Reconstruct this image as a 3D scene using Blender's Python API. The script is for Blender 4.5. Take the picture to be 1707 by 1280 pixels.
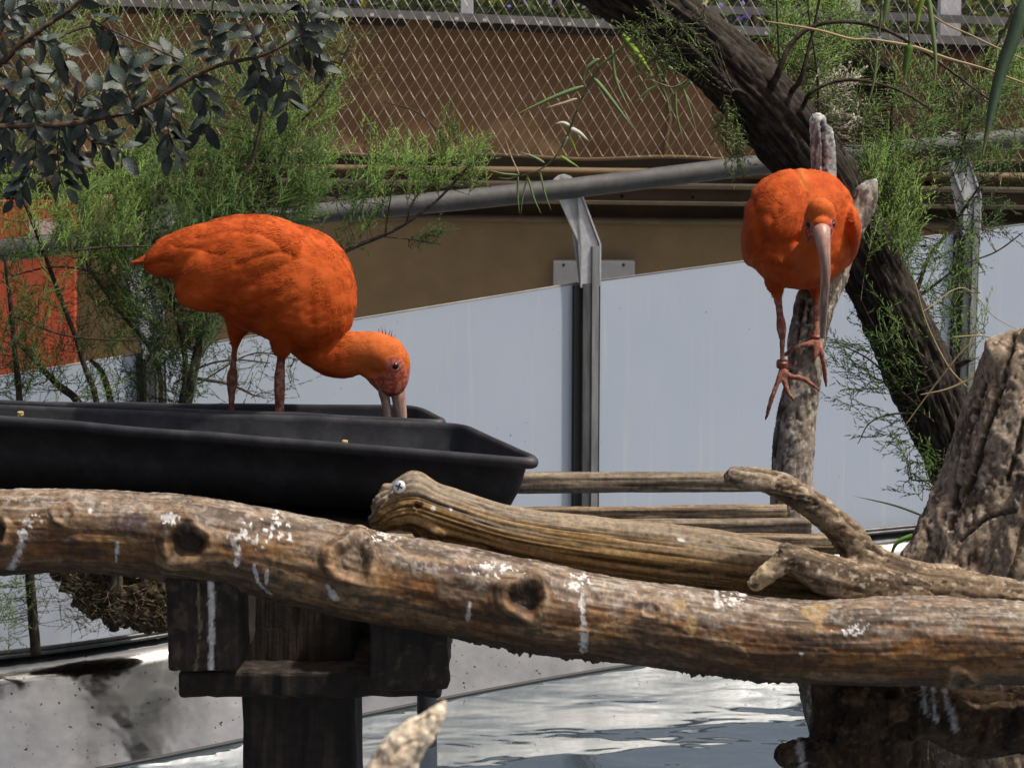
import bpy, bmesh, math, random
import numpy as np
from mathutils import Vector

for _o in list(bpy.data.objects):
    bpy.data.objects.remove(_o, do_unlink=True)
scene = bpy.context.scene
COL = scene.collection
random.seed(7)
rng = np.random.default_rng(7)
R = math.radians

# ------------------------------------------------------------------ camera
PITCH = R(9.0)
FPX = 3423.0                    # focal length in photo pixels (1707 wide)
CAMZ = 2.0                      # camera height above the water (water is z = 0)
cam_d = bpy.data.cameras.new('camera')
cam_d.sensor_width = 36.0
cam_d.lens = 36.0 * FPX / 1707.0
cam_d.clip_start = 0.05
cam_d.clip_end = 2000
cam_d.dof.use_dof = True
cam_d.dof.focus_distance = 3.6
cam_d.dof.aperture_fstop = 22
cam = bpy.data.objects.new('camera', cam_d)
COL.objects.link(cam)
cam.location = (0, 0, CAMZ)
cam.rotation_euler = (R(90) - PITCH, 0, 0)
scene.camera = cam

# ------------------------------------------------------------------ light
SUN_AZ, SUN_EL = R(102), R(63)     # azimuth from +Y clockwise
world = bpy.data.worlds.new('World')
scene.world = world
world.use_nodes = True
wn = world.node_tree.nodes
bg = wn['Background']
sky = wn.new('ShaderNodeTexSky')
sky.sky_type = 'NISHITA'
sky.sun_disc = False
sky.sun_elevation = SUN_EL
sky.sun_rotation = SUN_AZ
sky.air_density = 0.8
sky.dust_density = 8.0
sky.ozone_density = 0.6
world.node_tree.links.new(sky.outputs[0], bg.inputs[0])
bg.inputs[1].default_value = 0.088
sun_d = bpy.data.lights.new('sun', 'SUN')
sun_d.energy = 3.4
sun_d.angle = R(1.5)
sun_d.color = (1.0, 0.95, 0.86)
sun = bpy.data.objects.new('sun', sun_d)
COL.objects.link(sun)
_sd = Vector((math.sin(SUN_AZ) * math.cos(SUN_EL), math.cos(SUN_AZ) * math.cos(SUN_EL), math.sin(SUN_EL)))
sun.rotation_euler = _sd.to_track_quat('Z', 'Y').to_euler()
sun.location = _sd * 30
scene.view_settings.view_transform = 'Standard'
scene.view_settings.look = 'None'
scene.view_settings.gamma = 1.0
scene.view_settings.use_curve_mapping = False
scene.view_settings.exposure = 0.36

# ------------------------------------------------------------------ pixel helpers
_fw = np.array([0, math.cos(PITCH), -math.sin(PITCH)])
_up = np.array([0, math.sin(PITCH), math.cos(PITCH)])
_rt = np.array([1.0, 0, 0])
_C = np.array([0, 0, CAMZ])

def tdepth(v, Y):
    b = (640.0 - v) / FPX
    return Y / (math.cos(PITCH) + b * math.sin(PITCH))

def W(u, v, Y):
    """world point of photo pixel (u, v) on the vertical plane y = Y"""
    a = (u - 853.5) / FPX
    b = (640.0 - v) / FPX
    return _C + tdepth(v, Y) * (_rt * a + _up * b + _fw)

def WZ(u, v, z):
    """world point of photo pixel (u, v) on the horizontal plane at height z"""
    a = (u - 853.5) / FPX
    b = (640.0 - v) / FPX
    d = _rt * a + _up * b + _fw
    return _C + d * ((z - CAMZ) / d[2])

def proj(P):
    d = np.asarray(P) - _C
    t = d @ _fw
    return 853.5 + FPX * (d @ _rt) / t, 640.0 - FPX * (d @ _up) / t

def px(Y):
    return Y / FPX              # metres per photo pixel at depth Y

# ------------------------------------------------------------------ numpy noise
def _hash(i, j, k):
    i = i.astype(np.uint32); j = j.astype(np.uint32); k = k.astype(np.uint32)
    h = i * np.uint32(374761393) + j * np.uint32(668265263) + k * np.uint32(2147483647 - 58)
    h = (h ^ (h >> np.uint32(13))) * np.uint32(1274126177)
    h = h ^ (h >> np.uint32(16))
    return (h & np.uint32(0xffffff)).astype(np.float64) / float(0xffffff) * 2 - 1

def vnoise(p):
    p = np.asarray(p, float) + 1000.5
    f = np.floor(p)
    t = p - f
    t = t * t * t * (t * (t * 6 - 15) + 10)
    i, j, k = f[:, 0].astype(np.int64), f[:, 1].astype(np.int64), f[:, 2].astype(np.int64)
    r = 0
    for dx in (0, 1):
        wx = t[:, 0] if dx else 1 - t[:, 0]
        for dy in (0, 1):
            wy = t[:, 1] if dy else 1 - t[:, 1]
            for dz in (0, 1):
                wz = t[:, 2] if dz else 1 - t[:, 2]
                r = r + wx * wy * wz * _hash(i + dx, j + dy, k + dz)
    return r

def fbm(p, o=4, g=0.5):
    p = np.asarray(p, float)
    r = 0; a = 1.0; s = 0
    for q in range(o):
        r = r + a * vnoise(p * (2.03 ** q) + 17.3 * q)
        s += a; a *= g
    return r / s * 1.6

def sstep(a, b, x):
    t = np.clip((x - a) / (b - a), 0, 1)
    return t * t * (3 - 2 * t)

def mix(a, b, t):
    t = np.asarray(t)[:, None]
    return a * (1 - t) + np.asarray(b) * t

# ------------------------------------------------------------------ objects
def tag(o, label=None, cat=None, group=None, kind=None):
    if label: o['label'] = label
    if cat: o['category'] = cat
    if group: o['group'] = group
    if kind: o['kind'] = kind
    return o

def empty(name, loc, label, cat, group=None):
    o = bpy.data.objects.new(name, None)
    o.empty_display_size = 0.1
    o.location = [float(c) for c in loc]
    COL.objects.link(o)
    return tag(o, label, cat, group)

def wloc(o):
    p = np.zeros(3)
    while o is not None:
        p += np.array(o.location[:])
        o = o.parent
    return p

def mesh_data(name, V, F, smooth=True, col=None):
    me = bpy.data.meshes.new(name)
    V = np.asarray(V, np.float32)
    if isinstance(F, np.ndarray):
        n = F.shape[1]
        me.vertices.add(len(V)); me.vertices.foreach_set('co', V.ravel())
        me.loops.add(F.size); me.loops.foreach_set('vertex_index', F.astype(np.int32).ravel())
        me.polygons.add(len(F))
        me.polygons.foreach_set('loop_start', np.arange(0, F.size, n, dtype=np.int32))
        me.update(calc_edges=True)
    else:
        me.from_pydata(V.tolist(), [], [tuple(int(i) for i in f) for f in F])
    me.validate()
    if smooth:
        me.polygons.foreach_set('use_smooth', np.ones(len(me.polygons), bool))
    if col is not None:
        at = me.color_attributes.new('Col', 'FLOAT_COLOR', 'POINT')
        c = np.ones((len(V), 4), np.float32); c[:, :3] = np.clip(col, 0, 1)
        at.data.foreach_set('color', c.ravel())
    return me

def mk(name, V, F, mat, parent=None, smooth=True, col=None, base=None):
    """one mesh object; origin at its base (top level) or at its own middle (child)"""
    V = np.asarray(V, float)
    if base is None:
        lo, hi = V.min(0), V.max(0)
        base = np.array([(lo[0] + hi[0]) / 2, (lo[1] + hi[1]) / 2, lo[2] if parent is None else (lo[2] + hi[2]) / 2])
    me = mesh_data(name, V - base, F, smooth, col)
    if mat is not None:
        me.materials.append(mat)
    o = bpy.data.objects.new(name, me)
    if parent is not None:
        o.parent = parent
        base = base - wloc(parent)
    o.location = [float(c) for c in base]
    COL.objects.link(o)
    return o

def join(parts):
    Vs, Fs, n = [], [], 0
    for V, F in parts:
        Vs.append(np.asarray(V, float))
        Fs += [tuple(int(i) + n for i in f) for f in F]
        n += len(V)
    return np.concatenate(Vs), Fs

def box(c, s, rz=0.0, bev=0.0):
    c = np.array(c, float); s = np.array(s, float) / 2
    if bev <= 0:
        V = np.array([[x, y, z] for x in (-1, 1) for y in (-1, 1) for z in (-1, 1)]) * s
        F = [(0, 1, 3, 2), (4, 6, 7, 5), (0, 4, 5, 1), (2, 3, 7, 6), (0, 2, 6, 4), (1, 5, 7, 3)]
    else:
        bm = bmesh.new()
        bmesh.ops.create_cube(bm, size=2)
        for v in bm.verts: v.co = Vector(v.co[:]) * 1; v.co.x *= s[0]; v.co.y *= s[1]; v.co.z *= s[2]
        bmesh.ops.bevel(bm, geom=bm.edges[:], offset=bev, segments=2, affect='EDGES', profile=0.5)
        bm.verts.ensure_lookup_table()
        V = np.array([v.co[:] for v in bm.verts]); F = [tuple(v.index for v in f.verts) for f in bm.faces]
        bm.free()
    ca, sa = math.cos(rz), math.sin(rz)
    M = np.array([[ca, -sa, 0], [sa, ca, 0], [0, 0, 1]])
    return V @ M.T + c, F

def catmull(P, n):
    """resample a polyline of k-vectors (first three = position) evenly along its length"""
    P = np.asarray(P, float)
    if len(P) == 2:
        t = np.linspace(0, 1, n)[:, None]
        return P[0] * (1 - t) + P[1] * t
    Q = np.vstack([2 * P[0] - P[1], P, 2 * P[-1] - P[-2]])
    out = []
    for i in range(1, len(Q) - 2):
        t = np.linspace(0, 1, 24, endpoint=False)[:, None]
        p0, p1, p2, p3 = Q[i - 1], Q[i], Q[i + 1], Q[i + 2]
        out.append(0.5 * (2 * p1 + (p2 - p0) * t + (2 * p0 - 5 * p1 + 4 * p2 - p3) * t ** 2 + (3 * p1 - p0 - 3 * p2 + p3) * t ** 3))
    out.append(P[-1:])
    D = np.vstack(out)
    L = np.r_[0, np.cumsum(np.linalg.norm(np.diff(D[:, :3], axis=0), axis=1))]
    s = np.linspace(0, L[-1], n)
    return np.stack([np.interp(s, L, D[:, c]) for c in range(D.shape[1])], 1)

class Tube:
    """swept tube with per-point radius; theta = 0 points to 'ref'"""
    def __init__(self, path, nr, ns, ref=(0, 0, 1), flat=None):
        D = catmull(path, nr)
        self.C, self.r = D[:, :3], D[:, 3]
        T = np.gradient(self.C, axis=0); T /= np.linalg.norm(T, axis=1)[:, None] + 1e-12
        ref = np.array(ref, float)
        N = ref - T * (T @ ref)[:, None]; N /= np.linalg.norm(N, axis=1)[:, None] + 1e-12
        B = np.cross(T, N)
        self.T, self.N, self.B = T, N, B
        L = np.r_[0, np.cumsum(np.linalg.norm(np.diff(self.C, axis=0), axis=1))]
        th = np.linspace(0, 2 * math.pi, ns, endpoint=False)
        self.nr, self.ns = nr, ns
        self.s = np.repeat(L, ns); self.th = np.tile(th, nr); self.L = L[-1]
        self.rad = np.cos(self.th)[:, None] * np.repeat(N, ns, 0) + np.sin(self.th)[:, None] * np.repeat(B, ns, 0)
        self.R = np.repeat(self.r, ns)
        self.Cc = np.repeat(self.C, ns, 0)
        self.off = np.zeros(nr * ns)
        if flat is not None:    # (factor along N, factor along B)
            self.R = self.R  # radial shape handled below
            self.rad = flat[0] * np.cos(self.th)[:, None] * np.repeat(N, ns, 0) + flat[1] * np.sin(self.th)[:, None] * np.repeat(B, ns, 0)
    def pos(self):
        return self.Cc + self.rad * (self.R + self.off)[:, None]
    def grain(self, around, along, seed=0.0, o=4):
        q = np.stack([np.cos(self.th) * around + seed, np.sin(self.th) * around + seed * 1.7, self.s * along], 1)
        return fbm(q, o)
    def faces(self):
        nr, ns = self.nr, self.ns
        i = np.arange(nr - 1)[:, None] * ns; j = np.arange(ns)[None]
        a = i + j; b = i + (j + 1) % ns
        return np.stack([a, b, b + ns, a + ns], -1).reshape(-1, 4)
    def build(self, caps=True, dome=0.0):
        V = self.pos(); F = [tuple(f) for f in self.faces()]
        if caps:
            n = len(V)
            c0 = V[:self.ns].mean(0) - self.T[0] * dome * self.r[0]
            c1 = V[-self.ns:].mean(0) + self.T[-1] * dome * self.r[-1]
            V = np.vstack([V, c0, c1])
            o = (self.nr - 1) * self.ns
            for j in range(self.ns):
                F.append((n, (j + 1) % self.ns, j)); F.append((n + 1, o + j, o + (j + 1) % self.ns))
        return V, F

def tube(path, nr=12, ns=8, ref=(0, 0, 1), flat=None, dome=0.5):
    return Tube(path, nr, ns, ref, flat).build(True, dome)

def ppath(P):
    """[(u, v, r_px, Y)] -> [(x, y, z, r)]"""
    return [tuple(W(u, v, Y)) + (r * px(Y),) for u, v, r, Y in P]

def remesh(V, F, voxel, smooth=3, fac=0.5):
    me = mesh_data('tmp', V, F)
    o = bpy.data.objects.new('tmp', me); COL.objects.link(o)
    m = o.modifiers.new('r', 'REMESH'); m.mode = 'VOXEL'; m.voxel_size = voxel
    if smooth:
        s = o.modifiers.new('s', 'SMOOTH'); s.factor = fac; s.iterations = smooth
    dg = bpy.context.evaluated_depsgraph_get()
    ev = o.evaluated_get(dg); em = ev.to_mesh()
    n = len(em.vertices)
    V2 = np.empty(n * 3, np.float32); em.vertices.foreach_get('co', V2)
    N2 = np.empty(n * 3, np.float32); em.vertices.foreach_get('normal', N2)
    F2 = [tuple(p.vertices) for p in em.polygons]
    ev.to_mesh_clear()
    bpy.data.objects.remove(o, do_unlink=True); bpy.data.meshes.remove(me)
    if F2 and all(len(f) == 4 for f in F2):
        F2 = np.array(F2)
    return V2.reshape(-1, 3).astype(float), N2.reshape(-1, 3).astype(float), F2

# ------------------------------------------------------------------ materials
class NT:
    def __init__(self, name):
        self.m = bpy.data.materials.new(name); self.m.use_nodes = True
        self.t = self.m.node_tree; self.b = self.t.nodes['Principled BSDF']
        self.tc = self.t.nodes.new('ShaderNodeTexCoord').outputs['Object']
    def n(self, ty, **kw):
        nd = self.t.nodes.new('ShaderNode' + ty)
        for k, v in kw.items():
            if k.startswith('i'):
                k2 = k[1:]; s = nd.inputs[int(k2)] if k2.isdigit() else nd.inputs[k2.replace('_', ' ')]
                if hasattr(v, 'is_linked') or isinstance(v, bpy.types.NodeSocket): self.t.links.new(v, s)
                else: s.default_value = v
            else: setattr(nd, k, v)
        return nd
    def mapping(self, scale=(1, 1, 1), rot=(0, 0, 0), src=None):
        nd = self.n('Mapping'); self.t.links.new(src or self.tc, nd.inputs[0])
        nd.inputs['Scale'].default_value = scale; nd.inputs['Rotation'].default_value = rot
        return nd.outputs[0]
    def noise(self, scale, detail=4, vec=None, rough=0.6, dist=0.0):
        nd = self.n('TexNoise'); self.t.links.new(vec or self.tc, nd.inputs['Vector'])
        nd.inputs['Scale'].default_value = scale; nd.inputs['Detail'].default_value = detail
        nd.inputs['Roughness'].default_value = rough; nd.inputs['Distortion'].default_value = dist
        return nd.outputs[0]
    def ramp(self, fac, stops):
        nd = self.n('ValToRGB'); self.t.links.new(fac, nd.inputs[0])
        e = nd.color_ramp.elements
        while len(e) < len(stops): e.new(0.5)
        for q, (p, c) in zip(e, stops):
            q.position = p; q.color = tuple(c) + (1,) if len(c) == 3 else c
        return nd.outputs[0]
    def mixc(self, fac, a, b, mode='MIX'):
        nd = self.n('MixRGB', blend_type=mode)
        for s, v in zip(nd.inputs, (fac, a, b)):
            if isinstance(v, bpy.types.NodeSocket): self.t.links.new(v, s)
            else: s.default_value = v if not isinstance(v, tuple) or len(v) == 4 else v + (1,)
        return nd.outputs[0]
    def bump(self, h, strength=0.3, dist=0.005):
        nd = self.n('Bump'); self.t.links.new(h, nd.inputs['Height'])
        nd.inputs['Strength'].default_value = strength; nd.inputs['Distance'].default_value = dist
        self.t.links.new(nd.outputs[0], self.b.inputs['Normal'])
    def base(self, c):
        if isinstance(c, bpy.types.NodeSocket): self.t.links.new(c, self.b.inputs['Base Color'])
        else: self.b.inputs['Base Color'].default_value = tuple(c) + (1,)
    def set(self, **kw):
        for k, v in kw.items():
            s = self.b.inputs[k.replace('_', ' ')]
            if isinstance(v, bpy.types.NodeSocket): self.t.links.new(v, s)
            else: s.default_value = v
        return self

def m_attr(name, rough=0.8, nscale=60, lo=0.6, hi=1.25, bump=0.25, bdist=0.003, spec=0.3, mscale=(1, 1, 1), det=6):
    """colour from the per-vertex paint, broken up by fine noise"""
    n = NT(name)
    a = n.n('Attribute', attribute_name='Col').outputs['Color']
    v = n.mapping(mscale)
    f = n.noise(nscale, det, v, 0.7)
    g = n.ramp(f, [(0.3, (lo, lo, lo)), (0.7, (hi, hi, hi))])
    n.base(n.mixc(1.0, a, g, 'MULTIPLY'))
    n.set(Roughness=rough, Specular_IOR_Level=spec)
    n.bump(n.noise(nscale * 1.6, 5, v, 0.7), bump, bdist)
    return n.m

def m_plain(name, c, rough=0.6, metal=0.0, var=0.15, nscale=20, bump=0.0, spec=0.5, mscale=(1, 1, 1), bdist=0.003):
    n = NT(name)
    v = n.mapping(mscale)
    f = n.noise(nscale, 5, v, 0.65)
    lo = tuple(max(0, x * (1 - var)) for x in c); hi = tuple(min(1, x * (1 + var)) for x in c)
    n.base(n.ramp(f, [(0.3, lo), (0.7, hi)]))
    n.set(Roughness=rough, Metallic=metal, Specular_IOR_Level=spec)
    if bump: n.bump(n.noise(nscale * 3, 4, v), bump, bdist)
    return n.m

def translucent(m, fac, col=None):
    t = m.node_tree; out = t.nodes['Material Output']; b = t.nodes['Principled BSDF']
    tr = t.nodes.new('ShaderNodeBsdfTranslucent'); mx = t.nodes.new('ShaderNodeMixShader'); mx.inputs[0].default_value = fac
    if b.inputs['Base Color'].is_linked and col is None: t.links.new(b.inputs['Base Color'].links[0].from_socket, tr.inputs[0])
    else: tr.inputs[0].default_value = tuple(col or b.inputs['Base Color'].default_value[:3]) + (1,)
    t.links.new(b.outputs[0], mx.inputs[1]); t.links.new(tr.outputs[0], mx.inputs[2]); t.links.new(mx.outputs[0], out.inputs['Surface'])
    return m
MAT = {}
MAT['log'] = m_attr('peeled_log_wood', 0.62, 90, 0.55, 1.35, 0.35, 0.003, 0.35)
MAT['wood'] = m_attr('weathered_wood', 0.85, 110, 0.5, 1.4, 0.4, 0.003, 0.2)
MAT['bark'] = m_attr('tamarisk_bark', 0.9, 80, 0.5, 1.5, 0.5, 0.004, 0.2)
MAT['feather'] = m_attr('feathers', 0.8, 260, 0.92, 1.08, 0.05, 0.0012, 0.2)
MAT['bill'] = m_attr('bill_horn', 0.42, 200, 0.75, 1.2, 0.2, 0.001, 0.45)
MAT['leaf'] = m_attr('foliage', 0.55, 120, 0.8, 1.2, 0.0, 0.001, 0.4)
translucent(MAT['leaf'], 0.35)
MAT['tray'] = None

def _tray():
    n = NT('black_plastic')
    f = n.noise(14, 6, None, 0.7); g = n.noise(240, 3)
    d = n.ramp(f, [(0.42, (0, 0, 0)), (0.75, (1, 1, 1))])
    c = n.mixc(d, (0.020, 0.020, 0.023), (0.052, 0.052, 0.057))
    n.base(c); n.set(Roughness=0.55, Specular_IOR_Level=0.35); n.bump(g, 0.25, 0.001)
    return n.m
MAT['tray'] = _tray()

def _panel():
    n = NT('white_panel')
    f = n.noise(3.0, 5, n.mapping((9, 9, 0.22)), 0.75)
    d = n.ramp(f, [(0.57, (0, 0, 0)), (0.72, (1, 1, 1))])
    g = n.noise(2.2, 3, n.mapping((1, 1, 0.6)))
    b = n.ramp(g, [(0.3, (0.61, 0.68, 0.775)), (0.7, (0.66, 0.72, 0.81))])
    c = n.mixc(n.mixc(1.0, d, (0.7, 0.7, 0.7), 'MULTIPLY'), b, (0.82, 0.83, 0.82))
    sp = n.noise(60, 2); s2 = n.ramp(sp, [(0.22, (1, 1, 1)), (0.25, (0, 0, 0))])
    c = n.mixc(s2, c, (0.2, 0.19, 0.17))
    n.base(c); n.set(Roughness=0.32, Specular_IOR_Level=0.4)
    return n.m
MAT['panel'] = translucent(_panel(), 0.35)
MAT['galv'] = m_plain('galvanised_steel', (0.50, 0.50, 0.51), 0.5, 0.35, 0.2, 25, 0.15)
MAT['postmetal'] = m_plain('dull_post_metal', (0.10, 0.105, 0.10), 0.5, 0.4, 0.5, 9, 0.1, mscale=(6, 6, 0.6))
MAT['postlight'] = m_plain('post_cover_metal', (0.26, 0.26, 0.255), 0.5, 0.4, 0.35, 9, 0.1, mscale=(6, 6, 0.6))
MAT['rubber'] = m_plain('black_gasket', (0.012, 0.012, 0.012), 0.6)
MAT['pipe'] = m_plain('grey_pipe', (0.058, 0.056, 0.053), 0.7, 0.1, 0.35, 22, 0.25)

def _steel():
    n = NT('stainless_sheet')
    br = n.noise(6, 6, n.mapping((0.7, 0.7, 5)), 0.7)
    sp = n.noise(75, 2, None, 0.4); dirt = n.ramp(sp, [(0.26, (1, 1, 1)), (0.30, (0, 0, 0))])
    pat = n.noise(2.5, 5, None, 0.6)
    c = n.ramp(pat, [(0.35, (0.22, 0.23, 0.225)), (0.65, (0.40, 0.405, 0.40))])
    c = n.mixc(dirt, c, (0.02, 0.02, 0.018))
    n.base(c)
    r = n.ramp(br, [(0.35, (0.08, 0.08, 0.08)), (0.7, (0.17, 0.17, 0.17))])
    n.set(Metallic=1.0, Roughness=r)
    n.bump(n.noise(5, 3, n.mapping((1, 1, 1))), 0.12, 0.02)
    return n.m
MAT['steel'] = _steel()
MAT['steelrim'] = m_plain('dark_steel_rim', (0.09, 0.09, 0.088), 0.45, 0.6, 0.4, 25, 0.15)
MAT['concrete'] = m_plain('pale_concrete', (0.34, 0.31, 0.27), 0.9, 0, 0.25, 18, 0.35)
MAT['ground'] = m_plain('bare_ground', (0.20, 0.17, 0.13), 0.95, 0, 0.35, 3, 0.4)
MAT['pondfloor'] = m_plain('pond_floor', (0.04, 0.045, 0.035), 0.9, 0, 0.3, 3)

def _water():
    n = NT('pond_water')
    a = n.noise(2.0, 1.5, n.mapping((0.45, 1.0, 1.0), (0, 0, R(6))), 0.45, 0.5)
    b = n.noise(7, 2, n.mapping((0.5, 1.0, 1.0), (0, 0, R(-10))), 0.5, 0.3)
    h = n.mixc(0.2, a, b)
    n.base((0.115, 0.15, 0.185))
    n.set(Roughness=0.02, Specular_IOR_Level=0.5, IOR=1.45, Metallic=0.7)
    n.bump(h, 1.0, 0.05)
    return n.m
MAT['water'] = _water()
MAT['wall'] = m_plain('brown_painted_wall', (0.19, 0.135, 0.065), 0.8, 0, 0.22, 2.5, 0.2)
MAT['beam'] = m_plain('brown_steel_beam', (0.155, 0.098, 0.048), 0.65, 0.0, 0.3, 6, 0.2, mscale=(0.4, 1, 1))
MAT['lip'] = m_plain('pale_brown_lip', (0.105, 0.078, 0.047), 0.7, 0, 0.25, 8, 0.2)
MAT['dark'] = m_plain('dark_recess', (0.03, 0.022, 0.016), 0.9, 0, 0.3, 6)
MAT['fabric'] = m_plain('brown_canvas', (0.165, 0.092, 0.042), 0.9, 0, 0.28, 1.6, 0.3)
MAT['wire'] = m_plain('mesh_wire', (0.42, 0.38, 0.31), 0.5, 0.3, 0.3, 20)
MAT['rail'] = m_plain('grey_rail', (0.20, 0.195, 0.19), 0.6, 0.1, 0.25, 10)
MAT['whitepost'] = m_plain('white_paint', (0.72, 0.72, 0.74), 0.6, 0, 0.1, 10)
MAT['red'] = m_plain('red_orange_paint', (0.42, 0.065, 0.025), 0.6, 0, 0.25, 4, 0.1)
MAT['pink'] = m_plain('pale_pink_paint', (0.62, 0.46, 0.42), 0.6, 0, 0.12, 4)
MAT['greyplate'] = m_plain('grey_plate', (0.36, 0.37, 0.37), 0.55, 0.2, 0.15, 8)
MAT['slat'] = m_attr('slat_wood', 0.85, 90, 0.5, 1.4, 0.4, 0.003, 0.2)
MAT['timber'] = m_attr('dark_timber', 0.75, 60, 0.6, 1.4, 0.4, 0.003, 0.3)  # dark vertex tones include the deep shade under the platform
MAT['eye'] = m_plain('eye_gloss', (0.006, 0.006, 0.01), 0.22, 0, 0.0, 5)
MAT['screw'] = m_plain('screw_metal', (0.62, 0.64, 0.66), 0.35, 0.8, 0.05, 40)
MAT['flower'] = m_plain('purple_flower', (0.13, 0.09, 0.36), 0.7)
MAT['crumb'] = m_plain('yellow_crumb', (0.48, 0.34, 0.12), 0.8)
MAT['straw'] = m_plain('dry_straw', (0.30, 0.22, 0.11), 0.7, 0, 0.2, 30)

# ================================================================== SETTING
def prism_px(u0, u1, vt, vb, Y, thick, slope=0.0, uref=1000.0):
    """box whose front face spans pixels u0..u1, vt..vb (at uref, sloping) on plane y = Y and goes back by 'thick'"""
    s = lambda u: slope * (u - uref)
    f = [W(u0, vb + s(u0), Y), W(u1, vb + s(u1), Y), W(u1, vt + s(u1), Y), W(u0, vt + s(u0), Y)]
    b = [p + np.array([0, thick, 0]) for p in f]
    return np.array(f + b), [(0, 1, 2, 3), (5, 4, 7, 6), (4, 0, 3, 7), (1, 5, 6, 2), (3, 2, 6, 7), (4, 5, 1, 0)]

# ground: one sheet to the horizon with a basin for the pond
def ground():
    xi = (-6.0, 6.0); yi = (-4.0, 9.4); zt, zb = 0.06, -0.5; B = 450
    V = [(-B, -B, zt), (B, -B, zt), (B, B, zt), (-B, B, zt)]
    inn = [(xi[0], yi[0]), (xi[1], yi[0]), (xi[1], yi[1]), (xi[0], yi[1])]
    V += [(x, y, zt) for x, y in inn] + [(x, y, zb) for x, y in inn]
    F = [(0, 1, 5, 4), (1, 2, 6, 5), (2, 3, 7, 6), (3, 0, 4, 7), (4, 5, 9, 8), (5, 6, 10, 9), (6, 7, 11, 10), (7, 4, 8, 11), (8, 9, 10, 11)]
    o = mk('ground', V, F, MAT['ground'], smooth=False); tag(o, 'bare brown ground around and under the pond', 'ground', kind='structure')
ground()

V = []
nx, ny = 2, 2
V = [(-5.98, -3.98, 0), (5.98, -3.98, 0), (5.98, 8.6, 0), (-5.98, 8.6, 0)]
tag(mk('water', V, [(0, 1, 2, 3)], MAT['water'], smooth=False), 'rippled grey pond water reflecting the white panels', 'water', kind='structure')

# pond edge line (on the water), left to right
EDGE_PX = [(0, 1330), (100, 1302), (200, 1275), (400, 1234), (594, 1197), (735, 1163), (861, 1139), (1048, 1107), (1250, 1080), (1440, 1056)]
edge = [WZ(u, v, 0.0)[:2] for u, v in EDGE_PX]
edge = [np.array([-5.9, 4.2]), np.array([-2.6, 5.25])] + edge + [np.array([2.4, 7.42]), np.array([5.9, 8.55])]
edge = catmull([tuple(e) + (0.0,) for e in edge], 160)[:, :2]
for _ in range(60):
    edge[1:-1] = (edge[:-2] + 2 * edge[1:-1] + edge[2:]) / 4

def zledge(x):
    return np.interp(x, [-6, -1.4, -0.2, 1.0, 6], [0.05, 0.05, 0.14, 0.30, 0.30])

def ledge():
    V, F = [], []
    n = len(edge)
    for e in edge:
        z = float(zledge(e[0]))
        V += [(e[0], e[1] + 0.03, -0.5), (e[0], e[1] + 0.235, z), (e[0], 9.35, z), (e[0], 9.35, -0.5)]
    for i in range(n - 1):
        for k in range(4):
            a, b = 4 * i + k, 4 * i + (k + 1) % 4
            F.append((a, a + 4, b + 4, b))
    F += [(0, 1, 2, 3), (4 * n - 1, 4 * n - 2, 4 * n - 3, 4 * n - 4)]
    tag(mk('path', V, F, MAT['concrete'], smooth=False), 'pale concrete walkway and ledge behind the pond edge', 'path', kind='structure')
ledge()

# stainless pond edging: sheet and rolled rim
ed = empty('pond_edging', (0.0, 6.5, 0.0), 'shiny stainless sheet edging with dark rim standing in the pond', 'edging')
def sheet():
    V, F = [], []
    ts = np.linspace(0, 1, 9); n9 = len(ts)
    for e in edge:
        for t in ts: V.append((e[0], e[1] - 0.18 + 0.38 * t, -0.28 + 0.59 * t + 0.012 * math.sin(math.pi * t)))
    for i in range(len(edge) - 1):
        for k in range(n9 - 1):
            a = i * n9 + k; F.append((a, a + n9, a + n9 + 1, a + 1))
    sh_ = mk('sheet', V, F, MAT['steel'], ed)
    so = sh_.modifiers.new('thickness', 'SOLIDIFY'); so.thickness = 0.003; so.offset = -1
    for dy, z, r, nm in ((0.200, 0.312, 0.006, 'rim'), (0.213, 0.321, 0.008, 'rim')):
        P = [(e[0], e[1] + dy, z, r) for e in edge]
        V2, F2 = tube(P, 200, 8)
        mk(nm, V2, F2, MAT['steelrim'], ed)
    # dark waterline joint
    P = [(e[0], e[1] - 0.003, 0.002, 0.008) for e in edge]
    V2, F2 = tube(P, 200, 6)
    mk('waterline_seal', V2, F2, MAT['rubber'], ed)
sheet()

# ---------------------------------------------------------------- barrier of white panels
PD = np.array([1.386, 0.5])
def post_xy(k):                 # k = 0 is the post left of the middle one
    return np.array([W(240, 500, 6.4)[0], 6.4]) + PD * k
def ztop_at(k):
    ks = [0, 1, 2]; zs = [W(240, 590, 6.4)[2], W(975, 473, 6.9)[2], W(1605, 389, 7.4)[2]]
    return float(np.interp(k, ks, zs)) if 0 <= k <= 2 else (zs[0] + (zs[1] - zs[0]) * k if k < 0 else zs[2] + (zs[2] - zs[1]) * (k - 2))
def zpipe_at(k):
    ks = [0, 1, 2]; zs = [W(240, 392, 6.4)[2], W(935, 312, 6.9)[2], W(1605, 240, 7.4)[2]]
    return float(np.interp(k, ks, zs)) if 0 <= k <= 2 else (zs[0] + (zs[1] - zs[0]) * k if k < 0 else zs[2] + (zs[2] - zs[1]) * (k - 2))
ang = math.atan2(PD[1], PD[0])
dirv = np.array([math.cos(ang), math.sin(ang)])
nrm = np.array([math.sin(ang), -math.cos(ang)])       # towards the camera
bar = empty('panel_barrier', (0.245, 6.9, 0.2), 'white panel barrier with grey posts and a sloping grey handrail pipe', 'barrier')
KS = [-2, -1, 0, 1, 2, 3, 4]
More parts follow.
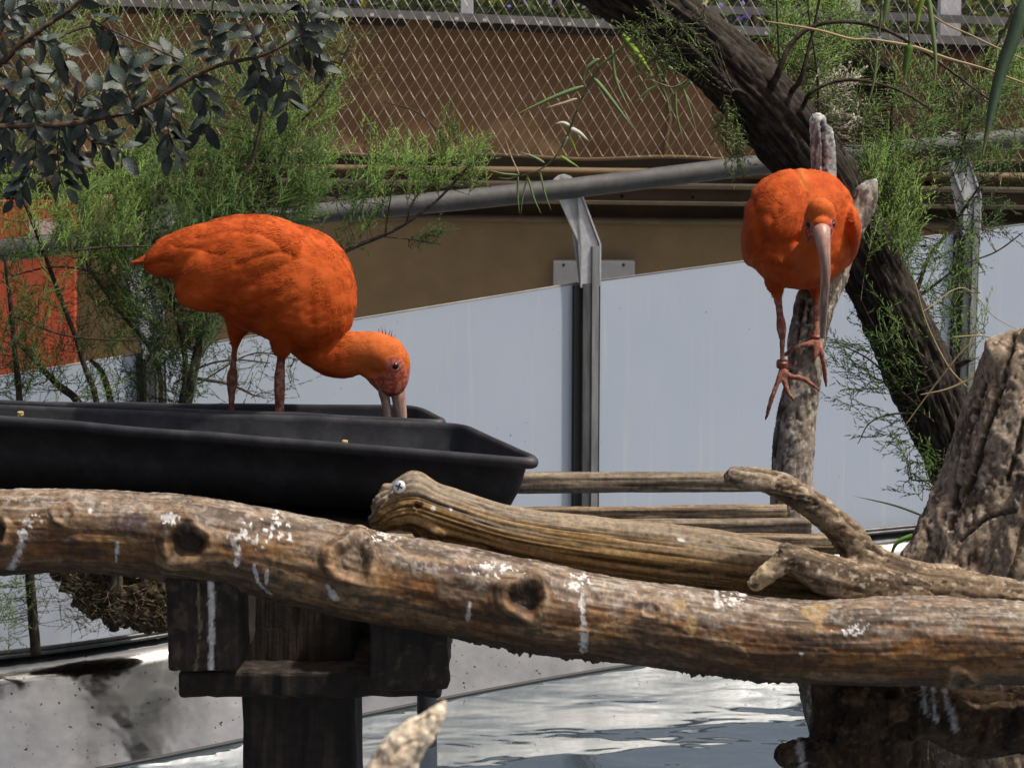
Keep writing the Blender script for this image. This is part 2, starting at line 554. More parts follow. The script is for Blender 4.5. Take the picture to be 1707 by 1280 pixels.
def obox(k, along, out, z0, z1, w, d):
    """box at post k: offset along/out, width along the barrier w, depth d"""
    c = post_xy(k) + dirv * along + nrm * out
    return box((c[0], c[1], (z0 + z1) / 2), (w, d, z1 - z0), ang)
for k in KS[:-1]:
    a, b = post_xy(k) + dirv * 0.012, post_xy(k + 1) - dirv * 0.012
    za, zb = ztop_at(k), ztop_at(k + 1)
    ga, gb = float(zledge(a[0])) + 0.004, float(zledge(b[0])) + 0.004
    t = nrm * 0.004
    V = []
    for s in (1, -1):
        V += [(a[0] + s * t[0], a[1] + s * t[1], ga), (b[0] + s * t[0], b[1] + s * t[1], gb), (b[0] + s * t[0], b[1] + s * t[1], zb), (a[0] + s * t[0], a[1] + s * t[1], za)]
    F = [(0, 1, 2, 3), (5, 4, 7, 6), (4, 0, 3, 7), (1, 5, 6, 2), (3, 2, 6, 7), (4, 5, 1, 0)]
    p = mk('panel', V, F, MAT['panel'], bar, smooth=False)
    # thin grimy capping strip on the top edge
    P = [(a[0], a[1], za + 0.002, 0.0045), (b[0], b[1], zb + 0.002, 0.0045)]
    V2, F2 = tube(P, 2, 6); mk('edge_strip', V2, F2, MAT['rail'], p)
for k in KS:
    x, y = post_xy(k); zt = ztop_at(k); g = float(zledge(x)) - 0.02
    V, F = obox(k, 0.008, 0.016, g, zt + 0.004, 0.030, 0.05)
    po = mk('post', V, F, MAT['postmetal'], bar, smooth=False)
    V, F = obox(k, -0.022, 0.012, g, zt - 0.004, 0.020, 0.03); mk('gasket', V, F, MAT['rubber'], po, smooth=False)
    V, F = obox(k, 0.036, 0.018, g, zt + 0.13, 0.024, 0.055); mk('cover_strip', V, F, MAT['postlight'], po, smooth=False)
    V, F = obox(k, 0.0525, 0.016, g, zt - 0.002, 0.007, 0.045); mk('gasket', V, F, MAT['rubber'], po, smooth=False)
    # hook bracket: flat bar leaning over to the pipe
    zp = zpipe_at(k); hx = -0.075
    rp = 0.036
    prof = [(0.048, zt - 0.01), (0.048, zt + 0.135), (hx + 0.034, zp + 0.012)]
    # hook arc over the pipe
    for q in range(0, 8):
        A = R(10) + R(175) * q / 7
        prof.append((hx + 0.046 * math.cos(A), zp + 0.046 * math.sin(A)))
    for q in range(0, 6):
        A = R(185) - R(120) * q / 5
        prof.append((hx + 0.036 * math.cos(A), zp + 0.036 * math.sin(A)))
    prof += [(hx + 0.036 * math.cos(R(-10)), zp + 0.036 * math.sin(R(-10))), (hx - 0.015, zp - 0.040), (-0.012, zt + 0.12), (-0.014, zt - 0.01)]
    V = []
    for s in (0.036, 0.026):
        for (al, z) in prof:
            c = np.array([x, y]) + dirv * al + nrm * s
            V.append((c[0], c[1], z))
    n = len(prof)
    bm = bmesh.new()
    vs = [bm.verts.new(v) for v in V]
    f1 = bm.faces.new(vs[:n]); f2 = bm.faces.new(vs[n:][::-1])
    for i in range(n):
        bm.faces.new((vs[i], vs[n + i], vs[n + (i + 1) % n], vs[(i + 1) % n]))
    bmesh.ops.triangulate(bm, faces=[f1, f2]); bmesh.ops.recalc_face_normals(bm, faces=bm.faces[:])
    bm.verts.index_update()
    Vb = np.array([v.co[:] for v in bm.verts]); Fb = [tuple(v.index for v in f.verts) for f in bm.faces]; bm.free()
    br = mk('hook_bracket', Vb, Fb, MAT['galv'], bar, smooth=False)
    # stiffening flange along the right edge of the bracket
    fl = []
    c0 = np.array([x, y]) + dirv * 0.05; c1 = np.array([x, y]) + dirv * (hx + 0.040)
    fl = []
    for (c, z) in ((c0, zt - 0.005), (c0, zt + 0.135), (c1, zp + 0.02)):
        for s in (0.044, -0.02):
            for w in (0.0, 0.006):
                q = c + nrm * s + dirv * w
                fl.append((q[0], q[1], z))
    F = []
    for i in (0, 4):
        F += [(i, i + 1, i + 5, i + 4), (i + 2, i + 6, i + 7, i + 3), (i, i + 4, i + 6, i + 2), (i + 1, i + 3, i + 7, i + 5)]
    F += [(0, 2, 3, 1), (8, 9, 11, 10)]
    mk('flange', fl, F, MAT['galv'], br, smooth=False)
P = []
for k in np.linspace(-2.2, 4.2, 33):
    c = post_xy(k) + dirv * (-0.075) + nrm * 0.03
    P.append((c[0], c[1], zpipe_at(k) + 0.004 * math.sin(k * 5.0), 0.0345))
V, F = tube(P, 120, 20); mk('handrail', V, F, MAT['pipe'], bar)

# ---------------------------------------------------------------- brown wall behind the walkway
YW = 9.2
wall = empty('brown_wall', (0, YW, 0.3), 'brown painted wall with steel beams and a pale lip behind the barrier', 'wall')
U0, U1 = -700, 2400
SL = 0.012
for nm, vt, vb, Y, th, m in (
        ('wall_face', 371, 700, YW, 0.25, 'wall'), ('beam_web', 340, 371, YW + 0.10, 0.1, 'beam'), ('beam_flange', 335.5, 341, YW - 0.10, 0.26, 'lip'),
        ('beam_web', 313, 336, YW, 0.1, 'beam'), ('beam_flange', 308, 313.5, YW - 0.06, 0.22, 'lip'), ('recess', 240, 308, YW + 0.25, 0.1, 'dark')):
    V, F = prism_px(U0, U1, vt, vb, Y, th, SL); mk(nm, V, F, MAT[m], wall, smooth=False)
P = [tuple(W(u, 367 + SL * (u - 1000) + 0.8 * math.sin(u * 0.013), YW - 0.01)) + (0.016,) for u in range(U0, U1 + 1, 60)]
V, F = tube(P, 160, 10); mk('lip', V, F, MAT['lip'], wall)
for u in (620, 1037, 1155, 1400):
    c = W(u, 327 + SL * (u - 1000), YW - 0.004)
    V, F = tube([(c[0], c[1], c[2], 0.008), (c[0], c[1] + 0.02, c[2], 0.008)], 2, 10); mk('bolt_hole', V, F, MAT['dark'], wall)
P = [tuple(W(u, 288 + SL * (u - 1000), YW + 0.12)) + (0.022,) for u in (U0, 0, 800, 1600, U1)]
V, F = tube(P, 40, 8); mk('conduit', V, F, MAT['beam'], wall)

# canvas screen above the wall
def canvas():
    nu, nv = 150, 30
    us = np.linspace(-500, 2200, nu); vs = np.linspace(0, 1, nv)
    V = []
    for q in vs:
        for u in us:
            vt = 22 + 0.046 * (u - 600); vb = 262 + SL * (u - 1000) + 3 * math.sin(u * 0.021)
            V.append(W(u, vt + (vb - vt) * q, YW - 0.04))
    V = np.array(V)
    V[:, 1] += 0.035 * fbm(V * np.array([1.3, 1, 2.0]), 3) + 0.01 * fbm(V * 6, 2)
    F = [(i * nu + j, i * nu + j + 1, (i + 1) * nu + j + 1, (i + 1) * nu + j) for i in range(nv - 1) for j in range(nu - 1)]
    cv = empty('canvas_screen', W(853, 262, YW - 0.04), 'brown canvas screen stretched above the steel beams', 'screen')
    mk('canvas', V, [f[::-1] for f in F], MAT['fabric'], cv)
    P = [tuple(W(u, 263 + SL * (u - 1000) + 3 * math.sin(u * 0.021), YW - 0.05)) + (0.008,) for u in range(-500, 2201, 30)]
    V2, F2 = tube(P, 200, 6); mk('hem_rope', V2, F2, MAT['beam'], cv)
    for u, w in ((1113, 16), (1590, 10)):
        P = [tuple(W(u + 4 * math.sin(v), v, YW - 0.05)) + (0.010,) for v in range(70, 262, 12)]
        V2, F2 = tube(P, 40, 6); mk('lacing', V2, F2, MAT['beam'], cv)
canvas()

# chain-link net in front of the canvas with its rails
net = empty('wire_net', W(853, 262, YW - 0.14), 'diamond wire netting stretched in front of the brown canvas', 'netting')
def netting():
    cw, ch = 10.0, 15.5           # half-cell sizes in pixels at this depth
    Yn = YW - 0.14
    Vs, Fs, n = [], [], 0
    rows = np.arange(-80, 268, ch)
    sid = []
    for k, u in enumerate(np.arange(-420, 2150, cw)):
        pts = []
        for i, v in enumerate(rows):
            du = (cw * 0.48) * (1 if (i + k) % 2 else -1) + (v - 100) * -0.06
            pts.append(W(u + du * 1.0, v + 0.01 * (u - 1000), Yn + (0.004 if i % 2 else -0.004)))
        pts = np.array(pts)
        r = 0.0011
        for i in range(len(pts)):
            for a in range(3):
                A = a * 2 * math.pi / 3
                Vs.append(pts[i] + np.array([math.cos(A), math.sin(A), 0]) * r)
        for i in range(len(pts) - 1):
            for a in range(3):
                Fs.append((n + i * 3 + a, n + i * 3 + (a + 1) % 3, n + (i + 1) * 3 + (a + 1) % 3, n + (i + 1) * 3 + a))
        n += 3 * len(pts)
    tag(mk('wire_mesh', Vs, Fs, MAT['wire'], net, smooth=False), kind='stuff')
    V, F = prism_px(-500, 2200, 33, 47, Yn + 0.05, 0.04, 0.046); mk('rail', V, F, MAT['rail'], net, smooth=False)
    V, F = prism_px(-500, 2200, 47.3, 60, Yn + 0.075, 0.03, 0.046); mk('rail', V, F, MAT['dark'], net, smooth=False)
    V, F = prism_px(1100, 2200, 2, 15, Yn + 0.20, 0.04, 0.040); mk('rail', V, F, MAT['rail'], net, smooth=False)
    for u in range(620, 1600, 47):
        V, F = prism_px(u - 3, u + 3, 40, 45, Yn + 0.03, 0.01, 0.046); mk('clip', V, F, MAT['whitepost'], net, smooth=False)
netting()
# white posts behind the net and the flowering hedge beyond
for u, w, lab in ((778, 20, 'galvanised post rising behind the netting over the canvas'), (1424, 24, 'narrow white post behind the netting above the perched ibis'), (1588, 34, 'broad white post behind the netting beside the hedge')):
    V, F = prism_px(u - w / 2, u + w / 2, -150, 58 if u > 1000 else 22, YW + 0.16, 0.07)
    V[[0, 1, 4, 5], 2] = 1.5
    tag(mk('white_post', V, F, MAT['whitepost'], smooth=False), lab, 'post')
# boards and boxes seen through the left bushes
rb = empty('red_board', W(20, 640, 8.7), 'red painted board with a pale pink patch behind the left bushes', 'board')
V, F = prism_px(-160, 124, 335, 660, 8.7, 0.05); mk('board', V, F, MAT['red'], rb, smooth=False)
V, F = prism_px(48, 113, 366, 402, 8.69, 0.009); mk('patch', V, F, MAT['pink'], rb, smooth=False)
V, F = box(W(172, 395, 8.8), (0.09, 0.09, 0.36), 0, 0.012); tag(mk('square_tube', V, F, MAT['wall']), 'short brown square steel tube between red board and bushes', 'tube')
for u0, u1, v0, v1, Y, lab in ((238, 335, 338, 392, 9.16, 'grey metal box on the wall behind the feeding ibis'), (922, 1057, 434, 520, 9.17, 'flat grey metal plate on the brown wall beside the middle post')):
    g = empty('wall_plate', W((u0 + u1) / 2, v1, Y), lab, 'plate')
    c = (W(u0, v0, Y) + W(u1, v1, Y)) / 2; s = np.abs(W(u1, v1, Y) - W(u0, v0, Y))
    V, F = box(c, (s[0], 0.06, s[2]), 0, 0.006); mk('plate', V, F, MAT['greyplate'], g, smooth=False)
    for du in (0.13, 0.87):
        q = W(u0 + (u1 - u0) * du, v0 + 8, Y - 0.034)
        V, F = tube([(q[0], q[1], q[2], 0.007), (q[0], q[1] + 0.01, q[2], 0.007)], 2, 10); mk('bolt', V, F, MAT['dark'], g)

# ================================================================== WOOD
def add_knots(T, V, knots):
    """T.off changes for knots given in photo pixels on the camera side; returns masks"""
    u, v = proj(V)
    facing = (T.rad @ np.array([0, -1.0, 0.25])) > 0.05
    collar = np.zeros(len(V)); hole = np.zeros(len(V)); halo = np.zeros(len(V))
    for (ku, kv, kr, asp, dep, rot) in knots:
        ca, sa = math.cos(rot), math.sin(rot)
        x = ((u - ku) * ca + (v - kv) * sa) / kr; y = (-(u - ku) * sa + (v - kv) * ca) / (kr * asp)
        A = np.arctan2(y, x)
        d = np.hypot(x, y) * (1 + 0.10 * np.sin(3 * A + ku) + 0.06 * np.sin(5 * A + kv))
        d[~facing] = 9
        c = np.exp(-((d - 1.0) / 0.28) ** 2); h = 1 - sstep(0.45, 0.85, d)
        T.off += 0.0075 * c * (kr / 36) - dep * 0.016 * h * (kr / 36) + 0.008 * np.exp(-(d / 2.0) ** 2) * (kr / 36)
        rings = np.sin(d * 22 + 2 * np.sin(A)) * (d < 1.5)
        T.off += 0.0006 * rings
        collar = np.maximum(collar, c); hole = np.maximum(hole, h * dep); halo = np.maximum(halo, np.exp(-(d / 1.7) ** 4) * (0.75 + 0.25 * rings))
    return collar, hole, halo

def px_dist(V, line):
    """distance in photo pixels from projected vertices to a pixel polyline"""
    u, v = proj(V); P = np.stack([u, v], 1); best = np.full(len(V), 1e9)
    for a, b in zip(line[:-1], line[1:]):
        a = np.array(a, float); b = np.array(b, float); ab = b - a
        t = np.clip(((P - a) @ ab) / (ab @ ab), 0, 1)
        best = np.minimum(best, np.linalg.norm(P - a - t[:, None] * ab, axis=1))
    return best

def streaks(V, col, lines, front, color=(0.66, 0.65, 0.64), seed=0.0, rough=1.0):
    nz = fbm(V * 150 + seed, 3) * rough
    for (w, line) in lines:
        d = px_dist(V, line) + nz * w * 1.1 + 2.5 * rough * fbm(V * 45 + seed, 2)
        col = mix(col, color, (1 - sstep(w * 0.5, w, d)) * front * np.clip(0.75 + 0.5 * nz, 0.25, 0.95))
    return col

def splat(V, col, items, front, color=(0.66, 0.64, 0.62), seed=0.0):
    u, v = proj(V); nz = fbm(V * np.array([190, 190, 110]) + seed, 3)
    for (bu, bv, ru, rv_) in items:
        d = np.hypot((u - bu) / ru, (v - bv) / rv_)
        col = mix(col, color, sstep(0.18, 0.34, nz - 0.55 * d ** 2 + 0.18) * front * 0.9)
    return col

def blotch(V, col, items, front, color, seed=0.0, soft=0.5):
    u, v = proj(V); nz = fbm(V * 90 + seed, 4)
    for (bu, bv, ru, rv) in items:
        d = np.hypot((u - bu) / ru, (v - bv) / rv) + nz * 0.55
        col = mix(col, color, (1 - sstep(1 - soft, 1, d)) * front * 0.9)
    return col

def front_log():
    P = [(-200, 905, 70, 3.02), (-40, 890, 72, 3.0), (100, 885, 70, 2.99), (250, 891, 71, 2.98), (400, 911, 73, 2.975), (500, 933, 75, 2.97), (600, 957, 75, 2.97),
         (740, 982, 77, 2.965), (900, 1014, 75, 2.96), (1050, 1036, 71, 2.96), (1200, 1057, 72, 2.955), (1340, 1069, 70, 2.95), (1480, 1069, 77, 2.945), (1600, 1068, 74, 2.94), (1760, 1074, 68, 2.93), (1980, 1085, 66, 2.92)]
    T = Tube(ppath(P), 900, 150)
    V0 = T.pos(); N = len(V0)
    up = np.cos(T.th)                                   # 1 top, -1 bottom
    g1 = T.grain(2.2, 9, 3.1); g2 = T.grain(14, 7, 9.7, 5); g3 = T.grain(5, 40, 5.5, 4)
    g4 = T.grain(34, 14, 77.0, 4); g5 = fbm(np.stack([np.cos(T.th) * 9, np.sin(T.th) * 9, T.s * 150], 1), 3)
    T.off += 0.0022 * g1 + 0.0013 * g2 + 0.0009 * g3 + 0.0007 * g4 + 0.0006 * g5
    # peeled areas: thin bark edges step down
    peel = sstep(0.02, 0.10, fbm(np.stack([np.cos(T.th) * 2.4, np.sin(T.th) * 2.4, T.s * 10], 1), 5))
    T.off += 0.0011 * peel
    knots = [(108, 860, 19, 0.85, 0.25, 0.1), (312, 905, 40, 0.82, 1.0, 0.05), (587, 937, 40, 0.9, 0.45, 0.3), (875, 998, 38, 0.8, 1.0, 0.15), (-5, 885, 20, 1.1, 1.0, 0), (1085, 1018, 16, 0.8, 0.3, 0.2), (1600, 1128, 22, 0.6, 0.3, 0), (690, 852, 6, 1, 0.4, 0)]
    collar, hole, halo = add_knots(T, V0, knots)
    # ragged flakes hanging from the underside
    rag = fbm(np.stack([np.cos(T.th) * 3, np.sin(T.th) * 3, T.s * 75], 1), 3)
    und = sstep(-0.80, -0.97, up) * sstep(0.75, 0.9, T.s) * (1 - sstep(1.25, 1.45, T.s))
    T.off += und * (0.010 * np.clip(rag, 0, 1) + 0.006 * np.clip(fbm(np.stack([np.cos(T.th) * 3, np.sin(T.th) * 3, T.s * 260], 1), 3), 0, 1)) * sstep(-0.3, 0.3, fbm(np.stack([T.s * 14, T.s * 0, T.s * 0], 1), 2))
    V = T.pos(); front = ((T.rad @ np.array([0, -1, 0.2])) > -0.2).astype(float)
    u, v = proj(V)
    # colour
    tan = np.array([0.23, 0.138, 0.068]); orange = np.array([0.19, 0.078, 0.020]); grey = np.array([0.26, 0.195, 0.140]); dark = np.array([0.030, 0.017, 0.010]); deep = np.array([0.075, 0.034, 0.012])
    c = np.tile(orange, (N, 1))
    c = mix(c, tan, sstep(-0.25, 0.45, g1 + 0.35 * g2))
    c = mix(c, deep, sstep(0.05, 0.5, -g1 + 0.4 * g3) * 0.8)
    c = mix(c, np.array([0.30, 0.15, 0.045]), sstep(0.15, 0.5, T.grain(3.0, 6, 21.0)) * 0.55)
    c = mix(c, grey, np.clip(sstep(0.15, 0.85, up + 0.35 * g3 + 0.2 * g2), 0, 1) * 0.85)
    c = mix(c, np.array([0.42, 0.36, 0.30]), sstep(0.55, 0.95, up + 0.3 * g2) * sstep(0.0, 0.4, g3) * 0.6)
    c = mix(c, dark, sstep(0.28, 0.55, T.grain(9, 30, 31.0, 4)) * 0.55 * sstep(-0.3, 0.4, g1))
    c = mix(c, dark * 1.2, sstep(-0.45, -0.95, up + 0.2 * g3) * 0.8)          # darker towards the underside
    e = np.abs(fbm(np.stack([np.cos(T.th) * 2.4, np.sin(T.th) * 2.4, T.s * 10], 1), 5) - 0.06)
    c = mix(c, dark, (1 - sstep(0.0, 0.035, e)) * 0.6 * sstep(-0.2, 0.2, g3))
    c = mix(c, np.array([0.30, 0.185, 0.095]), collar * 0.8); c = mix(c, np.array([0.24, 0.14, 0.07]), halo * 0.55 * (1 - hole)); c = mix(c, np.array([0.03, 0.02, 0.014]), hole * 0.95)
    kd = np.zeros(N)
    for (ku, kv, kr, *_r) in knots[:4]:
        d = np.hypot((u - ku + 2) / kr, (v - kv + kr * 0.12) / (kr * 0.85)); a = np.arctan2(v - kv, u - ku)
        kd = np.maximum(kd, np.exp(-((d - 1.25) / 0.13) ** 2) * (0.5 + 0.5 * np.sin(a * 2 + 3.6)) * front)
    c = mix(c, dark, kd * 0.8)
    c = mix(c, dark * 1.3, sstep(0.1, 0.45, T.grain(3.2, 8, 51.0, 5)) * 0.6)
    c = mix(c, dark, sstep(0.12, 0.5, g4) * 0.55); c = mix(c, c * 1.5, sstep(0.15, 0.5, -g5) * 0.6); c = mix(c, dark * 1.4, sstep(0.3, 0.5, fbm(V * 60 + 3, 4)) * 0.5)
    c = c * 0.82
    c = streaks(V, c, [(6, [(42, 870), (34, 915), (20, 945)]), (4, [(388, 900), (396, 925), (394, 943)]), (3.5, [(425, 945), (430, 970), (450, 990)]), (2.5, [(446, 950), (444, 972)]), (5, [(968, 995), (972, 1035), (974, 1080)]),
                          (4, [(1193, 980), (1196, 1010)]), (3, [(197, 905), (192, 935)]), (3, [(784, 1005), (780, 1030)]), (4, [(545, 975), (560, 998)]), (5, [(270, 860), (285, 870)])], front)
    c = streaks(V, c, [(3, [(905, 1050), (940, 1055), (1000, 1045), (1045, 1030)]), (3, [(1205, 1065), (1240, 1080), (1247, 1092)]), (2.5, [(640, 890), (680, 925), (700, 930), (760, 940)])], front, (0.34, 0.22, 0.11), rough=0.5)
    c = splat(V, c, [(430, 892, 48, 26), (460, 872, 20, 18), (484, 892, 8, 18), (966, 978, 22, 30), (640, 890, 30, 14), (280, 862, 18, 12), (820, 950, 40, 14), (1420, 1050, 30, 16), (1210, 1000, 30, 16), (60, 870, 20, 14)], front)
    c = blotch(V, c, [(1360, 1020, 32, 16), (1362, 1040, 12, 20), (1130, 1010, 20, 12), (1150, 1040, 14, 22)], front, (0.30, 0.19, 0.075))
    c = blotch(V, c, [(770, 950, 60, 7), (700, 945, 25, 8), (1065, 1010, 22, 8), (200, 875, 25, 8), (228, 870, 20, 22)], front, (0.05, 0.03, 0.03))
    c = blotch(V, c, [(1410, 1055, 6, 5), (640, 885, 5, 4), (812, 958, 6, 4), (1335, 1090, 5, 3), (1240, 990, 8, 4), (150, 850, 6, 5)], front, (0.62, 0.6, 0.58))
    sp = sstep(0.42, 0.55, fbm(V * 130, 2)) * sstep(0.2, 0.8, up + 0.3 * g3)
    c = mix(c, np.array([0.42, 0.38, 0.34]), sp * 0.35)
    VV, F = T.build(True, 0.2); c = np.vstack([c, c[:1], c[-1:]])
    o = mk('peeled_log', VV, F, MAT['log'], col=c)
    tag(o, 'long knotty orange-brown peeled log lying across the front of the platform', 'log')
front_log()

def wood_colour(T, V, base, dark, light, ga=10, gl=5, seed=0.0, k=0.6):
    g = T.grain(ga, gl, seed, 5); h = T.grain(2.5, 7, seed + 4, 4)
    c = np.tile(np.array(base), (len(V), 1))
    c = mix(c, light, sstep(0.0, 0.6, h) * 0.7)
    c = mix(c, dark, sstep(0.12, 0.5, -g) * k)
    c = mix(c, np.array(light) * 1.25, sstep(0.35, 0.6, T.grain(8, 30, seed + 9, 3)) * 0.4)
    return c, g, h

def old_log():
    P = [(618, 872, 8, 3.08), (632, 866, 24, 3.08), (655, 848, 38, 3.08), (690, 840, 43, 3.08), (730, 852, 44, 3.08), (850, 888, 44, 3.08), (1000, 912, 50, 3.08), (1150, 931, 52, 3.075), (1300, 952, 46, 3.07), (1420, 972, 36, 3.07), (1500, 985, 28, 3.07)]
    T = Tube(ppath(P), 460, 130)
    V0 = T.pos()
    g = T.grain(13, 3.0, 2.0, 5); cr = T.grain(7, 1.6, 12.0, 3); h = T.grain(2, 8, 7.0)
    crack = np.exp(-(cr / 0.05) ** 2)
    T.off += 0.0026 * g + 0.002 * h - 0.005 * crack
    u, v = proj(V0)
    T.off += 0.012 * np.exp(-(((u - 690) / 26) ** 2)) * sstep(0.2, 0.9, np.cos(T.th)) + 0.007 * np.exp(-(((u - 620) / 40) ** 2)) * fbm(V0 * 70, 3)
    add_knots(T, V0, [(697, 843, 9, 0.9, 1.0, 0), (715, 895, 22, 0.6, 0.2, -0.3)])
    V = T.pos()
    c, _, _ = wood_colour(T, V, (0.22, 0.130, 0.050), (0.035, 0.021, 0.011), (0.28, 0.185, 0.085), 13, 3.0, 2.0, 0.85)
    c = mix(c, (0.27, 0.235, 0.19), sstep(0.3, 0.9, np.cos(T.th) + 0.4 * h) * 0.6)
    c = mix(c, (0.028, 0.02, 0.013), crack * 0.8)
    c = mix(c, (0.10, 0.065, 0.035), sstep(-0.3, 0.4, h) * sstep(1000, 1300, u) * 0.35)
    fr = (T.rad @ np.array([0, -1, 0.2]) > -0.2).astype(float)
    c = blotch(V, c, [(697, 843, 9, 8)], fr, (0.02, 0.014, 0.01)); c = blotch(V, c, [(722, 848, 6, 4), (752, 848, 3, 4), (1135, 898, 10, 6)], fr, (0.6, 0.58, 0.55))
    VV, F = T.build(True, 0.3); c = np.vstack([c, c[:1], c[-1:]])
    lg = empty('weathered_log', W(1000, 960, 3.08), 'cracked ochre driftwood log with a screw in its pointed end', 'log')
    mk('wood', VV, F, MAT['wood'], lg, col=c)
    # screw: pan head with crossed slot
    p = W(665, 811, 3.035); q = W(668, 816, 3.06)
    d = (q - p) / np.linalg.norm(q - p)
    rr = 12 * px(3.04)
    hd = Tube([tuple(p) + (rr * 0.75,), tuple(p + d * 0.0012) + (rr,), tuple(p + d * 0.004) + (rr * 0.95,), tuple(p + d * 0.02) + (rr * 0.35,)], 10, 24, ref=(0, 0, 1))
    V2, F2 = hd.build(True, 0.0); sc = mk('screw', V2, F2, MAT['screw'], lg)
    for a in (0.35, 0.35 + math.pi / 2):
        x = hd.N[0] * math.cos(a) + hd.B[0] * math.sin(a); y = np.cross(d, x)
        V2 = [p - d * 0.0006 + x * sx * rr * 0.55 + y * sy * rr * 0.13 + d * sz for sx in (-1, 1) for sy in (-1, 1) for sz in (0, 0.0008)]
        F2 = [(0, 1, 3, 2), (4, 6, 7, 5), (0, 4, 5, 1), (2, 3, 7, 6), (0, 2, 6, 4), (1, 5, 7, 3)]
        mk('slot', V2, F2, MAT['dark'], sc, smooth=False)
old_log()

def organic(name, tubes, voxel, smooth, amp, freq, stretch, base, dark, light, label, cat, mat='wood', cracks=(), extra=None, seed=0.0, crk=0.6):
    """several tubes fused by a voxel remesh, then given grain relief along 'stretch' direction"""
    V, F = join(tubes)
    V, N, F = remesh(V, F, voxel, smooth)
    st = np.array(stretch, float); st /= np.linalg.norm(st)
    Q = V - 0.91 * (V @ st)[:, None] * st + 0.007 * np.stack([vnoise(V * 14 + 3), vnoise(V * 14 + 7), vnoise(V * 14 + 11)], 1)
    g = fbm(Q * freq + seed, 5); h = fbm(V * 14 + seed, 4)
    cr = np.exp(-(fbm(Q * freq * 0.45 + 31 + seed, 3) / 0.045) ** 2)
    cr = cr * crk
    off = amp * g + amp * 0.8 * h - amp * 2.4 * cr + 0.0009 * fbm(V * 230 + seed, 3)
    pit = sstep(0.32, 0.5, fbm((V - 0.6 * (V @ st)[:, None] * st) * 130 + seed + 5, 3)); off -= amp * 0.5 * pit
    ck = np.zeros(len(V))
    for (w, line) in cracks:
        d = px_dist(V, line); k = (1 - sstep(w * 0.4, w, d + 0.3 * w * g)) * (N[:, 1] < 0.2)
        off -= 0.010 * k; ck = np.maximum(ck, k)
    V2 = V + N * off[:, None]
    c = np.tile(np.array(base, float), (len(V), 1))
    c = mix(c, light, sstep(0.0, 0.55, h) * 0.75)
    c = mix(c, dark, sstep(0.08, 0.5, -g) * 0.75)
    c = mix(c, dark, pit * 0.6)
    c = mix(c, np.array(dark) * 0.6, np.maximum(cr * 0.7, ck * 0.9))
    c = mix(c, np.array(light) * 1.5, sstep(0.5, 0.62, fbm(V * 120, 2)) * 0.6 * (N[:, 2] > -0.3))
    if extra: V2, c = extra(V2, N, c)
    o = mk(name, V2, F, MAT[mat], col=c)
    return tag(o, label, cat)

def tp(P, nr=60, ns=28, **k):
    return tube(ppath(P), nr, ns, **k)

def fork_extra(V, N, c):
    u, v = proj(V)
    c = mix(c, (0.42, 0.33, 0.20), sstep(1300, 1270, u) * sstep(905, 930, v))
    c = blotch(V, c, [(1258, 975, 8, 6)], 1.0 * (N[:, 1] < 0.3), (0.05, 0.03, 0.02))
    return V, c
organic('forked_branch', [
    tp([(1800, 1000, 26, 3.02), (1720, 1000, 30, 3.02), (1600, 982, 33, 3.02), (1500, 962, 36, 3.02), (1442, 932, 33, 3.02), (1408, 888, 27, 3.02), (1350, 840, 24, 3.01), (1290, 806, 21, 3.0), (1238, 797, 19, 2.99), (1214, 791, 14, 2.99)], 90),
    tp([(1540, 985, 36, 3.01), (1460, 975, 42, 3.0), (1395, 962, 37, 2.99), (1345, 942, 29, 2.985), (1308, 925, 21, 2.98), (1318, 908, 9, 2.98)], 60),
    tp([(1318, 928, 22, 2.98), (1290, 947, 17, 2.97), (1262, 970, 14, 2.965), (1254, 977, 11, 2.965)], 30)],
    0.0030, 2, 0.0032, 70, (1, 0, -0.25), (0.19, 0.135, 0.085), (0.04, 0.027, 0.018), (0.27, 0.215, 0.16),
    'grey-brown forked branch with a pale broken stub, lying on the logs', 'branch', extra=fork_extra, seed=3.0)

organic('dead_snag', [
    tp([(1500, 1750, 46, 3.72), (1420, 1350, 42, 3.75), (1345, 1050, 38, 3.8), (1322, 900, 36, 3.82), (1320, 800, 36, 3.84), (1324, 730, 36, 3.85), (1332, 670, 33, 3.86), (1342, 620, 30, 3.87), (1347, 560, 34, 3.9), (1362, 500, 34, 3.95), (1388, 440, 32, 4.0), (1400, 390, 30, 4.05), (1392, 340, 22, 4.08)], 130),
    tp([(1395, 400, 24, 4.06), (1376, 330, 22, 4.08), (1372, 285, 21, 4.1), (1370, 240, 19, 4.1), (1365, 215, 16, 4.1), (1360, 197, 11, 4.1), (1357, 190, 3, 4.1)], 50),
    tp([(1384, 320, 12, 4.09), (1384, 250, 9, 4.09), (1380, 212, 6, 4.09)], 30),
    tp([(1395, 420, 26, 4.06), (1420, 375, 24, 4.07), (1436, 340, 24, 4.08), (1447, 318, 20, 4.08), (1460, 300, 5, 4.08)], 40)],
    0.0036, 3, 0.0024, 55, (0.05, 0, 1), (0.235, 0.195, 0.155), (0.05, 0.036, 0.028), (0.33, 0.295, 0.25),
    'upright grey dead tree snag that the right ibis perches on', 'snag',
    cracks=[(4, [(1338, 500), (1332, 530), (1328, 570)]), (4, [(1349, 508), (1345, 535)]), (5, [(1371, 205), (1373, 285)]), (4, [(1296, 700), (1290, 760)])], extra=lambda V, N, c: (V, mix(c, c.mean(1)[:, None] * np.array([[1.45, 1.47, 1.43]]), sstep(340, 280, proj(V)[1]))), seed=9.0)

